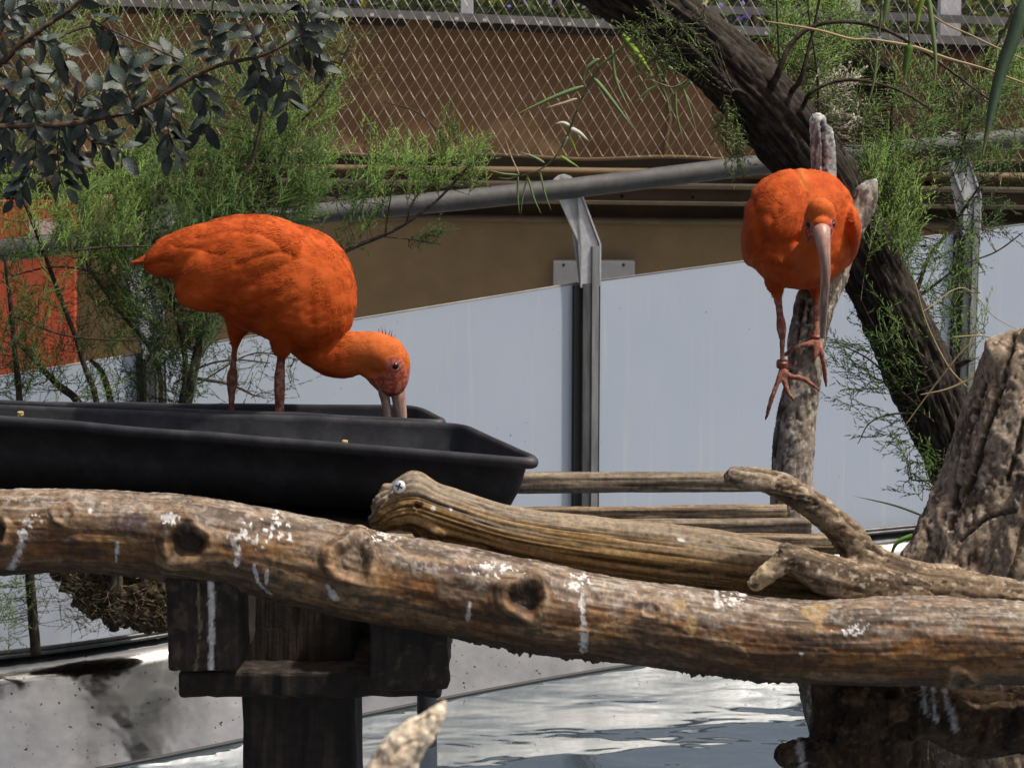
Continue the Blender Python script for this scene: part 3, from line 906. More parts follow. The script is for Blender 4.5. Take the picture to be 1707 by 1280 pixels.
def stump_extra(V, N, c):
    u, v = proj(V)
    c = mix(c, (0.30, 0.225, 0.15), sstep(1600, 1700, u) * sstep(780, 900, v) * 0.7)  # sunlit side painted in: warmer tone towards the lower right
    return V, c
organic('tree_stump', [
    tp([(1700, 1500, 150, 3.5), (1670, 1150, 160, 3.5), (1668, 1000, 165, 3.5), (1672, 930, 162, 3.5), (1682, 860, 140, 3.5), (1692, 790, 118, 3.5), (1702, 700, 100, 3.5), (1708, 630, 82, 3.5), (1712, 575, 66, 3.5)], 80, 48, ref=(0, -1, 0)),
    tp([(1720, 640, 40, 3.47), (1722, 580, 30, 3.47), (1728, 545, 18, 3.47)], 20), tp([(1665, 650, 26, 3.47), (1660, 590, 22, 3.47), (1664, 568, 14, 3.47)], 20),
    tp([(1500, 958, 18, 3.38), (1560, 965, 28, 3.36), (1640, 985, 32, 3.35), (1720, 1000, 34, 3.35)], 30), tp([(1508, 940, 16, 3.44), (1545, 905, 34, 3.46), (1590, 850, 46, 3.48)], 30),
    tp([(1660, 990, 34, 3.36), (1700, 900, 40, 3.36), (1740, 800, 40, 3.37)], 30)],
    0.0042, 2, 0.0050, 40, (-0.22, 0, 1), (0.27, 0.205, 0.148), (0.05, 0.034, 0.024), (0.37, 0.305, 0.235),
    'big grooved grey-brown tree stump rising behind the log ends', 'stump',
    cracks=[(7, [(1688, 560), (1672, 640), (1650, 700), (1622, 790), (1590, 850), (1582, 880)]), (5, [(1640, 640), (1618, 720), (1600, 800), (1580, 850)]), (5, [(1707, 700), (1680, 800)]), (6, [(1707, 880), (1680, 970)]), (4, [(1600, 900), (1640, 865), (1690, 850)])], extra=stump_extra, seed=14.0, crk=0.2)

def root_extra(V, N, c):
    fr = 1.0 * (N[:, 1] < 0.3)
    c = streaks(V, c, [(7, [(1538, 1140), (1540, 1165), (1545, 1190)]), (5, [(1555, 1150), (1560, 1200)]), (6, [(1585, 1180), (1592, 1215)]), (4, [(1575, 1150), (1580, 1180)]), (8, [(1330, 1230), (1338, 1275)])], fr, (0.45, 0.43, 0.43), rough=0.6)
    c = blotch(V, c, [(1640, 1160, 60, 18)], fr, (0.22, 0.14, 0.07)); c = blotch(V, c, [(1502, 1190, 22, 10), (1425, 1165, 30, 18)], fr, (0.14, 0.085, 0.04))
    u, v = proj(V)
    for (ku, kv, kr) in ((1505, 1215, 26), (1415, 1190, 34), (1485, 1155, 16)):
        d = np.hypot((u - ku) / kr, (v - kv) / (kr * 0.75))
        b = np.exp(-((d - 1) / 0.25) ** 2) * fr * 0.007 - (1 - sstep(0.3, 0.9, d)) * fr * 0.006
        V = V + N * b[:, None]; c = mix(c, (0.03, 0.02, 0.014), (1 - sstep(0.3, 0.95, d)) * fr * 0.7)
    return V, c
organic('root_trunk', [
    tp([(1440, 1900, 150, 3.12), (1440, 1400, 112, 3.12), (1445, 1270, 104, 3.12), (1450, 1190, 100, 3.12), (1455, 1135, 104, 3.13), (1465, 1075, 90, 3.14)], 60, 36, ref=(0, -1, 0)),
    tp([(1420, 1275, 50, 3.08), (1360, 1262, 36, 3.06), (1315, 1258, 26, 3.05), (1294, 1262, 12, 3.05)], 30),
    tp([(1490, 1165, 50, 3.06), (1560, 1188, 48, 3.04), (1630, 1205, 58, 3.04), (1700, 1200, 58, 3.04), (1800, 1190, 54, 3.04)], 50)],
    0.0045, 3, 0.004, 40, (0.1, 0, 1), (0.052, 0.032, 0.019), (0.013, 0.009, 0.007), (0.085, 0.055, 0.032),
    'dark wet trunk with knots and white droppings holding up the logs', 'trunk', extra=root_extra, seed=20.0)

def stick_extra(V, N, c):
    return V, mix(c, (0.70, 0.58, 0.43), 0.5 * np.ones(len(V)))
organic('broken_stick', [tp([(u, v, r, 1.12) for u, v, r in ((520, 1600, 54), (590, 1400, 50), (632, 1320, 46), (668, 1255, 36), (705, 1215, 23), (728, 1190, 13), (742, 1168, 4))], 50)],
    0.0011, 2, 0.0009, 120, (0.5, 0, 0.8), (0.56, 0.46, 0.34), (0.36, 0.25, 0.15), (0.64, 0.55, 0.44), 'pale splintered stick tip poking up over the water', 'stick', extra=stick_extra, seed=27.0)

# ---------------------------------------------------------------- platform
plat = empty('timber_platform', W(500, 1120, 3.3) * np.array([1, 1, 0]) + np.array([0, 0, -0.45]), 'dark timber platform of slats on beams and one thick post', 'platform')
def slat(P, r2, seed, base=(0.20, 0.155, 0.11)):
    T = Tube(ppath(P), 200, 48)
    sq = (np.abs(np.cos(T.th)) ** 5 + np.abs(np.sin(T.th)) ** 5) ** (-1 / 5.0)
    T.rad = T.rad * sq[:, None] * np.where(np.abs(np.sin(T.th)) > 0.5, 1.0, 1.0)[:, None]
    g = T.grain(10, 3, seed, 5); h = T.grain(2, 8, seed + 3)
    T.off += 0.0014 * g + 0.0016 * h
    V = T.pos(); V[:, 1] = T.Cc[:, 1] + (V[:, 1] - T.Cc[:, 1]) * r2
    c, _, _ = wood_colour(T, V, base, (0.055, 0.038, 0.026), (0.28, 0.23, 0.17), 10, 3, seed, 0.7)
    c = mix(c, (0.05, 0.034, 0.024), sstep(0.1, 0.5, h) * 0.4)
    VV, F = T.build(True, 0.05); c = np.vstack([c, c[:1], c[-1:]])
    mk('slat', VV, F, MAT['slat'], plat, col=c)
slat([(-330, 807, 16, 3.67), (30, 806, 16, 3.66), (700, 805, 16.5, 3.65), (1290, 803, 16, 3.63)], 1.6, 1.0)
slat([(-330, 865, 10, 3.5), (100, 862, 10, 3.46), (700, 858, 10, 3.42), (1312, 852, 10, 3.37)], 1.8, 2.0, (0.24, 0.165, 0.10))
slat([(-330, 888, 13, 3.38), (100, 884, 13, 3.36), (700, 880, 12, 3.33), (1352, 876, 12, 3.29)], 1.6, 3.0)
slat([(-330, 912, 17, 3.28), (60, 908, 17, 3.26), (700, 904, 16, 3.24), (1398, 907, 16, 3.19)], 1.6, 4.0, (0.26, 0.185, 0.11))
def timber(u0, u1, v0, v1, Y, depth, name, seed, zb=None):
    a = W(u0, v0, Y); b = W(u1, v1, Y)
    z0 = b[2] if zb is None else zb
    V, F = box(((a[0] + b[0]) / 2, Y + depth / 2, (a[2] + z0) / 2), (b[0] - a[0], depth, a[2] - z0), 0, 0.006)
    bm = bmesh.new(); vs = [bm.verts.new(v) for v in V]
    for f in F: bm.faces.new([vs[i] for i in f])
    bmesh.ops.subdivide_edges(bm, edges=[e for e in bm.edges if e.calc_length() > 0.03], cuts=30, use_grid_fill=True)
    bmesh.ops.triangulate(bm, faces=bm.faces[:]); bm.normal_update(); bm.verts.index_update()
    V = np.array([v.co[:] for v in bm.verts]); N = np.array([v.normal[:] for v in bm.verts]); F = [tuple(v.index for v in f.verts) for f in bm.faces]; bm.free()
    g = fbm(V * np.array([60, 20, 12]) + seed, 4)
    V = V + N * (0.0022 * g + 0.002 * fbm(V * 30 + seed, 2))[:, None]
    c = np.tile(np.array([0.024, 0.0175, 0.013]), (len(V), 1)); c = mix(c, (0.014, 0.010, 0.008), sstep(0, 0.5, g)); c = mix(c, (0.07, 0.05, 0.035), sstep(0.35, 0.6, fbm(V * 80 + seed, 3)) * 0.6)
    if seed == 1.0: c = streaks(V, c, [(6, [(351, 960), (353, 1020), (352, 1122)])], 1.0 * (N[:, 1] < -0.4), rough=0.35); c = streaks(V, c, [(2.5, [(330, 970), (334, 1060), (326, 1118)])], 1.0 * (N[:, 1] < -0.4), (0.2, 0.16, 0.1))
    mk(name, V, F, MAT['timber'], plat, smooth=False, col=c)
timber(275, 400, 962, 1120, 2.93, 0.80, 'beam', 1.0)
timber(615, 747, 1005, 1150, 2.95, 0.78, 'beam', 2.0)
timber(298, 735, 1120, 1163, 3.06, 0.30, 'cross_beam', 3.0)
timber(400, 591, 985, 1163, 3.12, 0.19, 'post', 4.0, zb=-0.48)
timber(-300, 840, 887, 903, 3.24, 0.36, 'deck_board', 5.0)
# thin dark pipe standing in the water behind the platform
c = WZ(712, 1241, 0.0)
pp = empty('dark_pipe', (c[0], c[1], -0.48), 'thin dark pipe standing in the water behind the platform', 'pipe')
V, F = tube([(c[0], c[1], -0.48, 0.029), (c[0], c[1], 0.40, 0.029)], 4, 16, ref=(0, -1, 0)); mk('tube', V, F, MAT['rubber'], pp)
V, F = tube([(c[0] - 0.006, c[1] - 0.02, 0.24, 0.03), (c[0] - 0.006, c[1] - 0.02, 0.42, 0.03)], 4, 16, ref=(0, -1, 0)); mk('collar', V, F, MAT['rubber'], pp)

# ---------------------------------------------------------------- black trays
def tray(label, corners, zbot, inset, rim, cr=0.03):
    """corners: four rim corners (3D) front-left, front-right, back-right, back-left"""
    C4 = [np.array(c, float) for c in corners]
    def loop(off, dz, f=None):
        cen = sum(C4) / 4; pts = []
        for i in range(4):
            p, a, b = C4[i], C4[i - 1], C4[(i + 1) % 4]
            da = (a - p) / np.linalg.norm(a - p); db = (b - p) / np.linalg.norm(b - p)
            q = p - (da + db) * off
            r = max(cr + off, 0.012) * 1.3
            A, B = q + da * r, q + db * r
            for t in np.linspace(0, 1, 9):
                pts.append((1 - t) ** 2 * A + 2 * t * (1 - t) * q + t * t * B)
        # add points along the long edges so that they can sag a little
        out = []
        for i in range(len(pts)):
            out.append(pts[i])
            if i % 9 == 8:
                a, b = pts[i], pts[(i + 1) % len(pts)]
                for t in np.linspace(0, 1, 14)[1:-1]: out.append(a * (1 - t) + b * t)
        L = np.array(out)
        if f is None: L[:, 2] += dz
        else: L[:, 2] = L[:, 2] * (1 - f) + (zbot + dz) * f
        return L
    rings = [(-inset - 0.004, 0, 1.0), (-inset * 0.5, 0, 0.5), (-0.004, -0.012)]
    for q in range(9):                                   # rolled lip
        A = R(-70) + R(250) * q / 8
        rings.append((rim * (0.45 + 0.75 * math.cos(A)), rim * (-0.2 + 0.75 * math.sin(A))))
    rings += [(-0.012, -0.03), (-inset * 0.6 - 0.008, 0, 0.55), (-inset - 0.012, 0.008, 1.0)]
    Ls = [loop(*q) for q in rings]
    n = len(Ls[0]); V = np.concatenate(Ls); F = []
    for k in range(len(Ls) - 1):
        for j in range(n): F.append((k * n + j, k * n + (j + 1) % n, (k + 1) * n + (j + 1) % n, (k + 1) * n + j))
    F.append(tuple(range(n))[::-1]); F.append(tuple((len(Ls) - 1) * n + j for j in range(n)))
    V[:, 2] += 0.0015 * fbm(V * 9, 2); V[:, 1] += 0.002 * fbm(V * 7 + 5, 2)
    t = empty('feeding_tray', (V[:, 0].mean(), V[:, 1].mean(), V[:, 2].min()), label, 'tray')
    nr = 3 * n
    Fw = [f for f in F if len(f) > 4 or not (min(f) >= 3 * n and max(f) < 12 * n)]
    Fr = [tuple(i - 3 * n for i in f) for f in F if len(f) == 4 and (min(f) >= 3 * n and max(f) < 12 * n)]
    mk('basin', V, Fw, MAT['tray'], t); mk('rim', V[3 * n:12 * n], Fr, MAT['tray'], t)
    return t
def lerp(a, b, t): return np.array(a) * (1 - t) + np.array(b) * t
fl, fr_ = W(0, 699, 3.46), W(893, 771, 3.21)
b2l, b2r = W(0, 681, 3.72), W(768, 712, 3.53)
bl, br_ = W(0, 674, 3.92), W(692, 681, 3.72)
ext = lambda l, r: l + (l - r) * 0.25
tray('long black plastic tray in front, beside the driftwood log with the screw', [ext(fl, fr_), fr_, b2r, ext(b2l, b2r)], 1.266, 0.03, 0.013)
b2l2, b2r2 = b2l + np.array([0, 0.035, 0.004]), b2r + np.array([-0.03, 0.035, 0.002])
tray('black plastic tray behind, with the left ibis standing in it', [ext(b2l2, b2r2), b2r2, br_, ext(bl, br_)], 1.28, 0.016, 0.011)
for u, v, Y, r, lab in ((34, 690, 3.66, 6, 'yellow food crumb on the divider rim between the trays'), (575, 738, 3.325, 6, 'orange food crumb on the front rim of the tray')):
    p = W(u, v, Y); k = r * px(Y)
    V, N_, F = remesh(*box(p, (k * 1.6, k * 1.2, k * 1.5)), k * 0.25, 4)
    V += N_ * (0.2 * k * fbm(V * 400, 2))[:, None]
    tag(mk('food_crumb', V, F, MAT['crumb']), lab, 'crumb')

# ================================================================== IBISES
def loft(rings, ns=40):
    """rings: (centre, half-vector a, half-vector b, exponent)"""
    V, F = [], []
    th = np.linspace(0, 2 * math.pi, ns, endpoint=False)
    for c, a, b, e in rings:
        ct, st = np.cos(th), np.sin(th)
        x = np.sign(ct) * np.abs(ct) ** (2 / e); y = np.sign(st) * np.abs(st) ** (2 / e)
        V.append(np.array(c) + x[:, None] * np.array(a) + y[:, None] * np.array(b))
    V = np.concatenate(V); n = len(rings)
    for i in range(n - 1):
        for j in range(ns):
            F.append((i * ns + j, i * ns + (j + 1) % ns, (i + 1) * ns + (j + 1) % ns, (i + 1) * ns + j))
    F.append(tuple(range(ns))[::-1]); F.append(tuple((n - 1) * ns + j for j in range(ns)))
    return V, F

def ellipsoid(c, ax):
    """ax: three axis vectors"""
    bm = bmesh.new(); bmesh.ops.create_icosphere(bm, subdivisions=4, radius=1.0); bm.verts.index_update()
    V = np.array([v.co[:] for v in bm.verts]); F = [tuple(v.index for v in f.verts) for f in bm.faces]; bm.free()
    return V @ np.array(ax) + np.array(c), F

def feathers(P, N, D, L, Wd, lift, rnd, curv=0.0, jit=0.22):
    """small plates lying on the plumage: positions, normals, flow directions, lengths"""
    n = len(P)
    D = D - N * np.sum(D * N, 1)[:, None]; D /= np.linalg.norm(D, axis=1)[:, None] + 1e-9
    a = rnd.normal(0, jit, n)[:, None]
    S = np.cross(N, D); D = D * np.cos(a) + S * np.sin(a); S = np.cross(N, D)
    rows = [(0.0, 0.45, -0.5), (0.35, 0.95, 0.55), (0.72, 0.85, 0.9), (1.0, 0.22, 0.75)]
    V = np.empty((n, 8, 3))
    for k, (t, w, h) in enumerate(rows):
        for s, q in ((-1, 0), (1, 1)):
            V[:, 2 * k + q] = P + D * (t * L)[:, None] + S * (s * w * Wd)[:, None] + N * (h * lift - curv * (t * L) ** 2)[:, None]
    idx = np.arange(n)[:, None, None] * 8 + np.array([[0, 1, 3, 2], [2, 3, 5, 4], [4, 5, 7, 6]])[None]
    return V.reshape(-1, 3), idx.reshape(-1, 4)

ORANGE = np.array([0.42, 0.066, 0.007]); DEEP = np.array([0.32, 0.045, 0.005]); PALE = np.array([0.47, 0.090, 0.015])
SKIN = np.array([0.34, 0.075, 0.045]); LEG = np.array([0.24, 0.085, 0.055]); HORN = np.array([0.33, 0.235, 0.19])

def unit(v): return v / (np.linalg.norm(v) + 1e-9)

def seg_dist(V, path):
    """distance to a (x,y,z,r) polyline divided by the radius there"""
    best = np.full(len(V), 1e9)
    for p, q in zip(path[:-1], path[1:]):
        a, b = np.array(p[:3]), np.array(q[:3]); ab = b - a
        t = np.clip(((V - a) @ ab) / (ab @ ab + 1e-12), 0, 1)
        d = np.linalg.norm(V - a - t[:, None] * ab, axis=1) / (p[3] * (1 - t) + q[3] * t)
        best = np.minimum(best, d)
    return best

def finish_bird(name, label, parts, legs, toes, voxel, crease, flow, face_fn, foot, seed, tint=None):
    V, F = join(parts + [tube(p, 24, 14, ref=(0.3, -1, 0.1)) for p in legs] + [tube(p, 14, 12, ref=(0.3, -1, 0.4), dome=0.3) for p in toes])
    V, N, F = remesh(V, F, voxel, 5, 0.5)
    rnd = np.random.default_rng(seed)
    legm = np.zeros(len(V))
    for p in legs + toes: legm = np.maximum(legm, 1 - sstep(1.25, 1.7, seg_dist(V, p)))
    zfe = legs[0][1][2]
    legm *= 1 - sstep(-0.012, 0.012, V[:, 2] - zfe + 0.006 * vnoise(V * 90))
    face, skincol = face_fn(V, N)
    off = np.zeros(len(V)); dk = np.zeros(len(V))
    u, v = proj(V)
    for (w, dep, line) in crease:
        d = px_dist(V, line); k = np.exp(-(d / w) ** 2) * (N[:, 1] < 0.35)
        off -= dep * k; dk = np.maximum(dk, k)
    fl = flow(V, N)
    st = unit(fl[V[:, 2] > np.median(V[:, 2])].mean(0))
    Q = V - 0.75 * (V @ st)[:, None] * st
    soft = fbm(V * 22 + seed, 3); fine = fbm(Q * 160 + seed, 3)
    body = (1 - legm) * (1 - face)
    line = fbm(Q * 55 + seed, 3); rows = fbm(Q * 26 + 5 + seed, 2)
    off += body * (0.0018 * soft + 0.0002 * fine + 0.0007 * line + 0.0014 * rows) + legm * 0.0006 * fbm(V * 260, 2)
    V2 = V + N * off[:, None]
    c = np.tile(ORANGE, (len(V), 1))
    c = mix(c, PALE, sstep(0.05, 0.6, soft + 0.3 * fine) * 0.45); c = mix(c, DEEP, sstep(0.0, 0.5, -soft + 0.4 * fine) * 0.6); c = mix(c, DEEP * 0.9, sstep(0.1, 0.5, -line) * 0.35); c = mix(c, PALE * 1.05, sstep(0.1, 0.5, line) * 0.3)
    if tint is not None: c = tint(V, N, c)
    c = c * (1 - face[:, None]) + skincol * face[:, None]
    lc = mix(np.tile(LEG, (len(V), 1)), (0.36, 0.19, 0.14), sstep(0.0, 0.5, fbm(V * 150, 3))); lc = mix(lc, (0.07, 0.03, 0.025), sstep(0.1, 0.6, fbm(V * 120 + 9, 3)) * 0.6)
    c = c * (1 - legm[:, None]) + lc * legm[:, None]
    root = empty(name, foot, label, 'ibis', 'scarlet ibises at the pond')
    mk('body', V2, F, MAT['feather'], root, col=c)
    # plumage plates over the feathered surface
    ok = np.where(body > 0.9)[0]
    pick = rnd.choice(ok, 30000, replace=True)
    P = V2[pick]; hd = np.clip(face_fn(V[pick], N[pick], True), 0, 1)
    L = (0.0085 * (1 - hd) + 0.004 * hd) * rnd.uniform(0.6, 1.3, len(pick)); Wd = (0.0007 * (1 - hd) + 0.0005 * hd) * rnd.uniform(0.8, 1.2, len(pick))
    FV, FF = feathers(P, N[pick], fl[pick], L, Wd, np.full(len(pick), 0.00022), rnd)
    fc = c[pick] * rnd.uniform(0.95, 1.05, (len(pick), 1)); fc = np.repeat(fc, 8, 0)
    tag(mk('plumage', FV, FF, MAT['feather'], root, col=fc), kind='stuff')
    return root

def bill_part(root, name, path, seed, ref=(0.2, -1, 0.1), flat=None, tipdark=0.3):
    T = Tube(path, 60, 20, ref=ref, flat=flat)
    T.off += 0.0004 * T.grain(3, 60, seed, 3)
    V = T.pos(); c = np.tile(HORN, (len(V), 1)); g = T.grain(3, 25, seed, 4)
    c = mix(c, (0.16, 0.10, 0.085), sstep(0.0, 0.5, g) * 0.7); c = mix(c, (0.50, 0.42, 0.36), sstep(0.1, 0.5, -g) * 0.6)
    c = mix(c, (0.40, 0.16, 0.12), np.repeat(np.linspace(1, 0, 60) ** 3, 20) * 0.7)
    VV, F = T.build(True, 0.4); c = np.vstack([c, c[:1], c[-1:]])
    return mk(name, VV, F, MAT['bill'], root, col=c)

def eye_part(root, p, out, r, ring=True):
    out = np.array(out, float) / np.linalg.norm(out)
    V, F = ellipsoid(p, np.eye(3) * r); e = mk('eye', V, F, MAT['eye'], root)
    if ring:
        x = np.cross(out, (0, 0, 1)); x /= np.linalg.norm(x); y = np.cross(out, x)
        P = [tuple(p + out * r * 0.25 + (x * math.cos(a) + y * math.sin(a)) * r * 1.12) + (r * 0.28,) for a in np.linspace(0, 2 * math.pi, 24)]
        V, F = tube(P, 40, 8, ref=tuple(out)); c = np.tile(np.array([0.30, 0.16, 0.13]), (len(V), 1))
        mk('eyelid', V, F, MAT['bill'], e, col=c)

def left_ibis():
    Y0 = 3.70; m = px(Y0)
    up = np.array([0, 0, 1.0]); side = np.array([0, 1.0, 0])
    prof = [(262, 399, 445, 22), (275, 392, 452, 36), (290, 386, 473, 48), (310, 380, 490, 60), (335, 373, 504, 72), (360, 364, 518, 80), (390, 357, 543, 86), (420, 355, 555, 90), (450, 358, 568, 91), (480, 365, 583, 88), (510, 375, 594, 82), (535, 386, 592, 74), (556, 398, 584, 63), (573, 415, 567, 50), (586, 440, 540, 34), (592, 462, 515, 20), (594, 475, 500, 8)]
    rings = [(W(u, (t + b) / 2, Y0), up * (b - t) / 2 * m, side * h * m, 2.15) for u, t, b, h in prof]
    body = loft(rings)
    tail = loft([(W(300, 415, Y0), up * 26 * m, side * 50 * m, 2), (W(270, 424, Y0), up * 17 * m, side * 42 * m, 2), (W(245, 432, Y0), up * 10 * m, side * 34 * m, 2), (W(228, 437, Y0), up * 4.5 * m, side * 22 * m, 2), (W(221, 438.5, Y0), up * 2 * m, side * 10 * m, 2)])
    # folded wings bulge on each side
    wings = []
    for s in (-1, 1):
        a = np.array([math.cos(R(24)), 0, math.sin(R(24))])
        b = np.array([-math.sin(R(24)), 0, math.cos(R(24))])
        c = W(398, 448, Y0 + s * 60 * m)
        wings.append(ellipsoid(c, [a * 112 * m, np.array([0, 1, 0]) * 34 * m, b * 62 * m]))
        c2 = W(330, 418, Y0 + s * 40 * m)
        a2 = np.array([math.cos(R(16)), 0, math.sin(R(16))]); b2 = np.array([-math.sin(R(16)), 0, math.cos(R(16))])
        wings.append(ellipsoid(c2, [a2 * 95 * m, np.array([0, 1, 0]) * 32 * m, b2 * 42 * m]))
    yo = lambda d: Y0 + d
    neckP = [(505, 535, 52, 0), (535, 572, 46, -.005), (565, 592, 39.5, -.012), (592, 589, 36, -.018), (618, 588, 35.5, -.022), (640, 594, 37, -.026), (652, 607, 33, -.028), (656, 626, 27, -.029), (654, 643, 23.0, -.03), (653, 654, 19, -.03)]
    neck = tube([tuple(W(u, v, yo(d))) + (r * m,) for u, v, r, d in neckP], 60, 28, ref=(0, -1, 0), flat=(0.78, 1.0))
    jaw = tube([tuple(W(u, v, Y0 - 0.026)) + (r * m,) for u, v, r in ((600, 600, 20), (620, 614, 20), (634, 632, 18), (643, 648, 13))], 30, 20, ref=(0, -1, 0), flat=(0.8, 1.0))
    thigh = [tube([tuple(W(u, v, Y0 + d)) + (r * m,) for u, v, r in q], 20, 20, ref=(0, -1, 0)) for q, d in (([(408, 500, 46), (400, 535, 28), (394, 560, 14), (391, 578, 7)], 0.030), ([(478, 530, 48), (472, 565, 26), (469, 592, 12)], -0.035))]
    legs = []
    for q, d in (([(394, 556, 9), (391, 582, 5.5), (389, 610, 6), (387, 625, 9.5), (387, 640, 9.5), (386, 660, 6), (386, 690, 5.5), (387, 748, 5.5)], 0.030), ([(470, 585, 9), (468, 605, 7.5), (466, 630, 9.5), (466, 655, 9), (466, 690, 8), (467, 750, 7)], -0.020)):
        legs.append([tuple(W(u, v, Y0 + d)) + (r * m,) for u, v, r in q])
    toes = []
    for L in legs:
        f = np.array(L[-1][:3])
        for dx, dy in ((0.075, -0.004), (0.060, 0.026), (0.058, -0.028), (-0.035, 0.006)):
            toes.append([tuple(f) + (0.0055,), tuple(f + np.array([dx * 0.5, dy * 0.5, 0.002])) + (0.005,), tuple(f + np.array([dx, dy, -0.001])) + (0.0028,)])
    hc = W(655, 618, Y0 - 0.028)
    def face_fn(V, N, head=False):
        u, v = proj(V)
        hd = sstep(575, 640, u) * sstep(540, 560, v)
        if head: return hd
        # bare skin between eye and bill
        d1 = np.hypot((u - 658) / 16.0, (v - 610) / 17.0)
        skin = np.maximum(sstep(618, 628, v + 0.25 * (u - 640) + 2.5 * vnoise(V * 300)) * sstep(604, 611, u + 0.2 * (v - 620)), 1 - sstep(0.85, 1.1, d1))
        skin *= (u > 600)
        n = fbm(V * 260, 3)
        sc = mix(np.tile(SKIN, (len(V), 1)), (0.50, 0.17, 0.11), sstep(0.0, 0.5, n)); sc = mix(sc, (0.20, 0.045, 0.03), sstep(0.1, 0.5, -n) * 0.6)
        return skin, sc
    def flow(V, N):
        u, v = proj(V)
        f = np.tile(np.array([-1.0, 0, -0.30]), (len(V), 1))
        t = sstep(560, 600, u) * sstep(540, 560, v)
        f = f * (1 - t[:, None]) + np.array([-1.0, 0, 0.15]) * t[:, None]
        t2 = sstep(520, 580, u) * (1 - sstep(540, 560, v)); f = f * (1 - t2[:, None]) + np.array([-0.5, 0, -0.9]) * t2[:, None]
        return f
    crease = [(8, 0.003, [(481, 473), (459, 498), (431, 520), (416, 534)]), (5, 0.002, [(330, 398), (385, 384), (430, 388), (458, 402), (488, 428)]), (5, 0.002, [(395, 440), (440, 425), (470, 420)]), 
              (5, 0.004, [(240, 444), (266, 436), (285, 436)]), (6, 0.0025, [(360, 505), (395, 515), (425, 505), (455, 490)]), (6, 0.003, [(572, 560), (560, 575), (540, 590)]), (4, 0.0015, [(290, 410), (330, 415), (370, 425)])]
    def tint(V, N, c):
        u, v = proj(V)
        c = mix(c, (0.54, 0.135, 0.030), sstep(560, 600, u) * sstep(545, 560, v) * 0.75)     # paler neck and head
        return c
    foot = np.array(W(430, 752, Y0))
    root = finish_bird('scarlet_ibis', 'orange-red ibis bent over with its bill in the tray', [body, tail, neck, jaw] + wings + thigh, legs, toes, 0.0026, crease, flow, face_fn, foot, 5, tint)
    P = lambda L: [tuple(W(u, v, Y0 - 0.03)) + (r * m,) for u, v, r in L]
    bill = bill_part(root, 'upper_mandible', P([(659, 632, 14.5), (662, 648, 13), (665, 668, 11.5), (669, 690, 9.5), (670, 710, 8), (668, 740, 5.5)]), 1.0, flat=(0.8, 1.0))
    bill_part(root, 'lower_mandible', P([(640, 634, 11), (639, 650, 9.4), (643, 670, 8.0), (646, 690, 6.8), (650, 710, 6), (656, 738, 4.5)]), 2.0, flat=(0.8, 1.0))
    eye_part(root, W(658.5, 609.5, Y0 - 0.028 - 0.021), (0.1, -1, 0.1), 6.8 * m)
    # spiky crown feathers
    Vs, Fs = [], []
    for q, (u, v, a, l) in enumerate(((632, 554, 95, 9), (638, 553, 100, 13), (643, 555, 95, 14), (648, 557, 75, 10), (652, 559, 80, 12), (656, 562, 60, 8))):
        p = W(u, v + 2, Y0 - 0.026); d = np.array([math.cos(R(a)), 0.1, math.sin(R(a))]) * l * m
        V_, F_ = tube([tuple(p) + (0.0012,), tuple(p + d) + (0.0003,)], 2, 5, ref=(0, -1, 0)); Fs += [tuple(i + sum(len(x) for x in Vs) for i in f) for f in F_]; Vs.append(V_)
    Vs = np.concatenate(Vs); mk('crown_tuft', Vs, Fs, MAT['feather'], root, col=np.tile(np.array([0.35, 0.10, 0.05]), (len(Vs), 1)))
left_ibis()

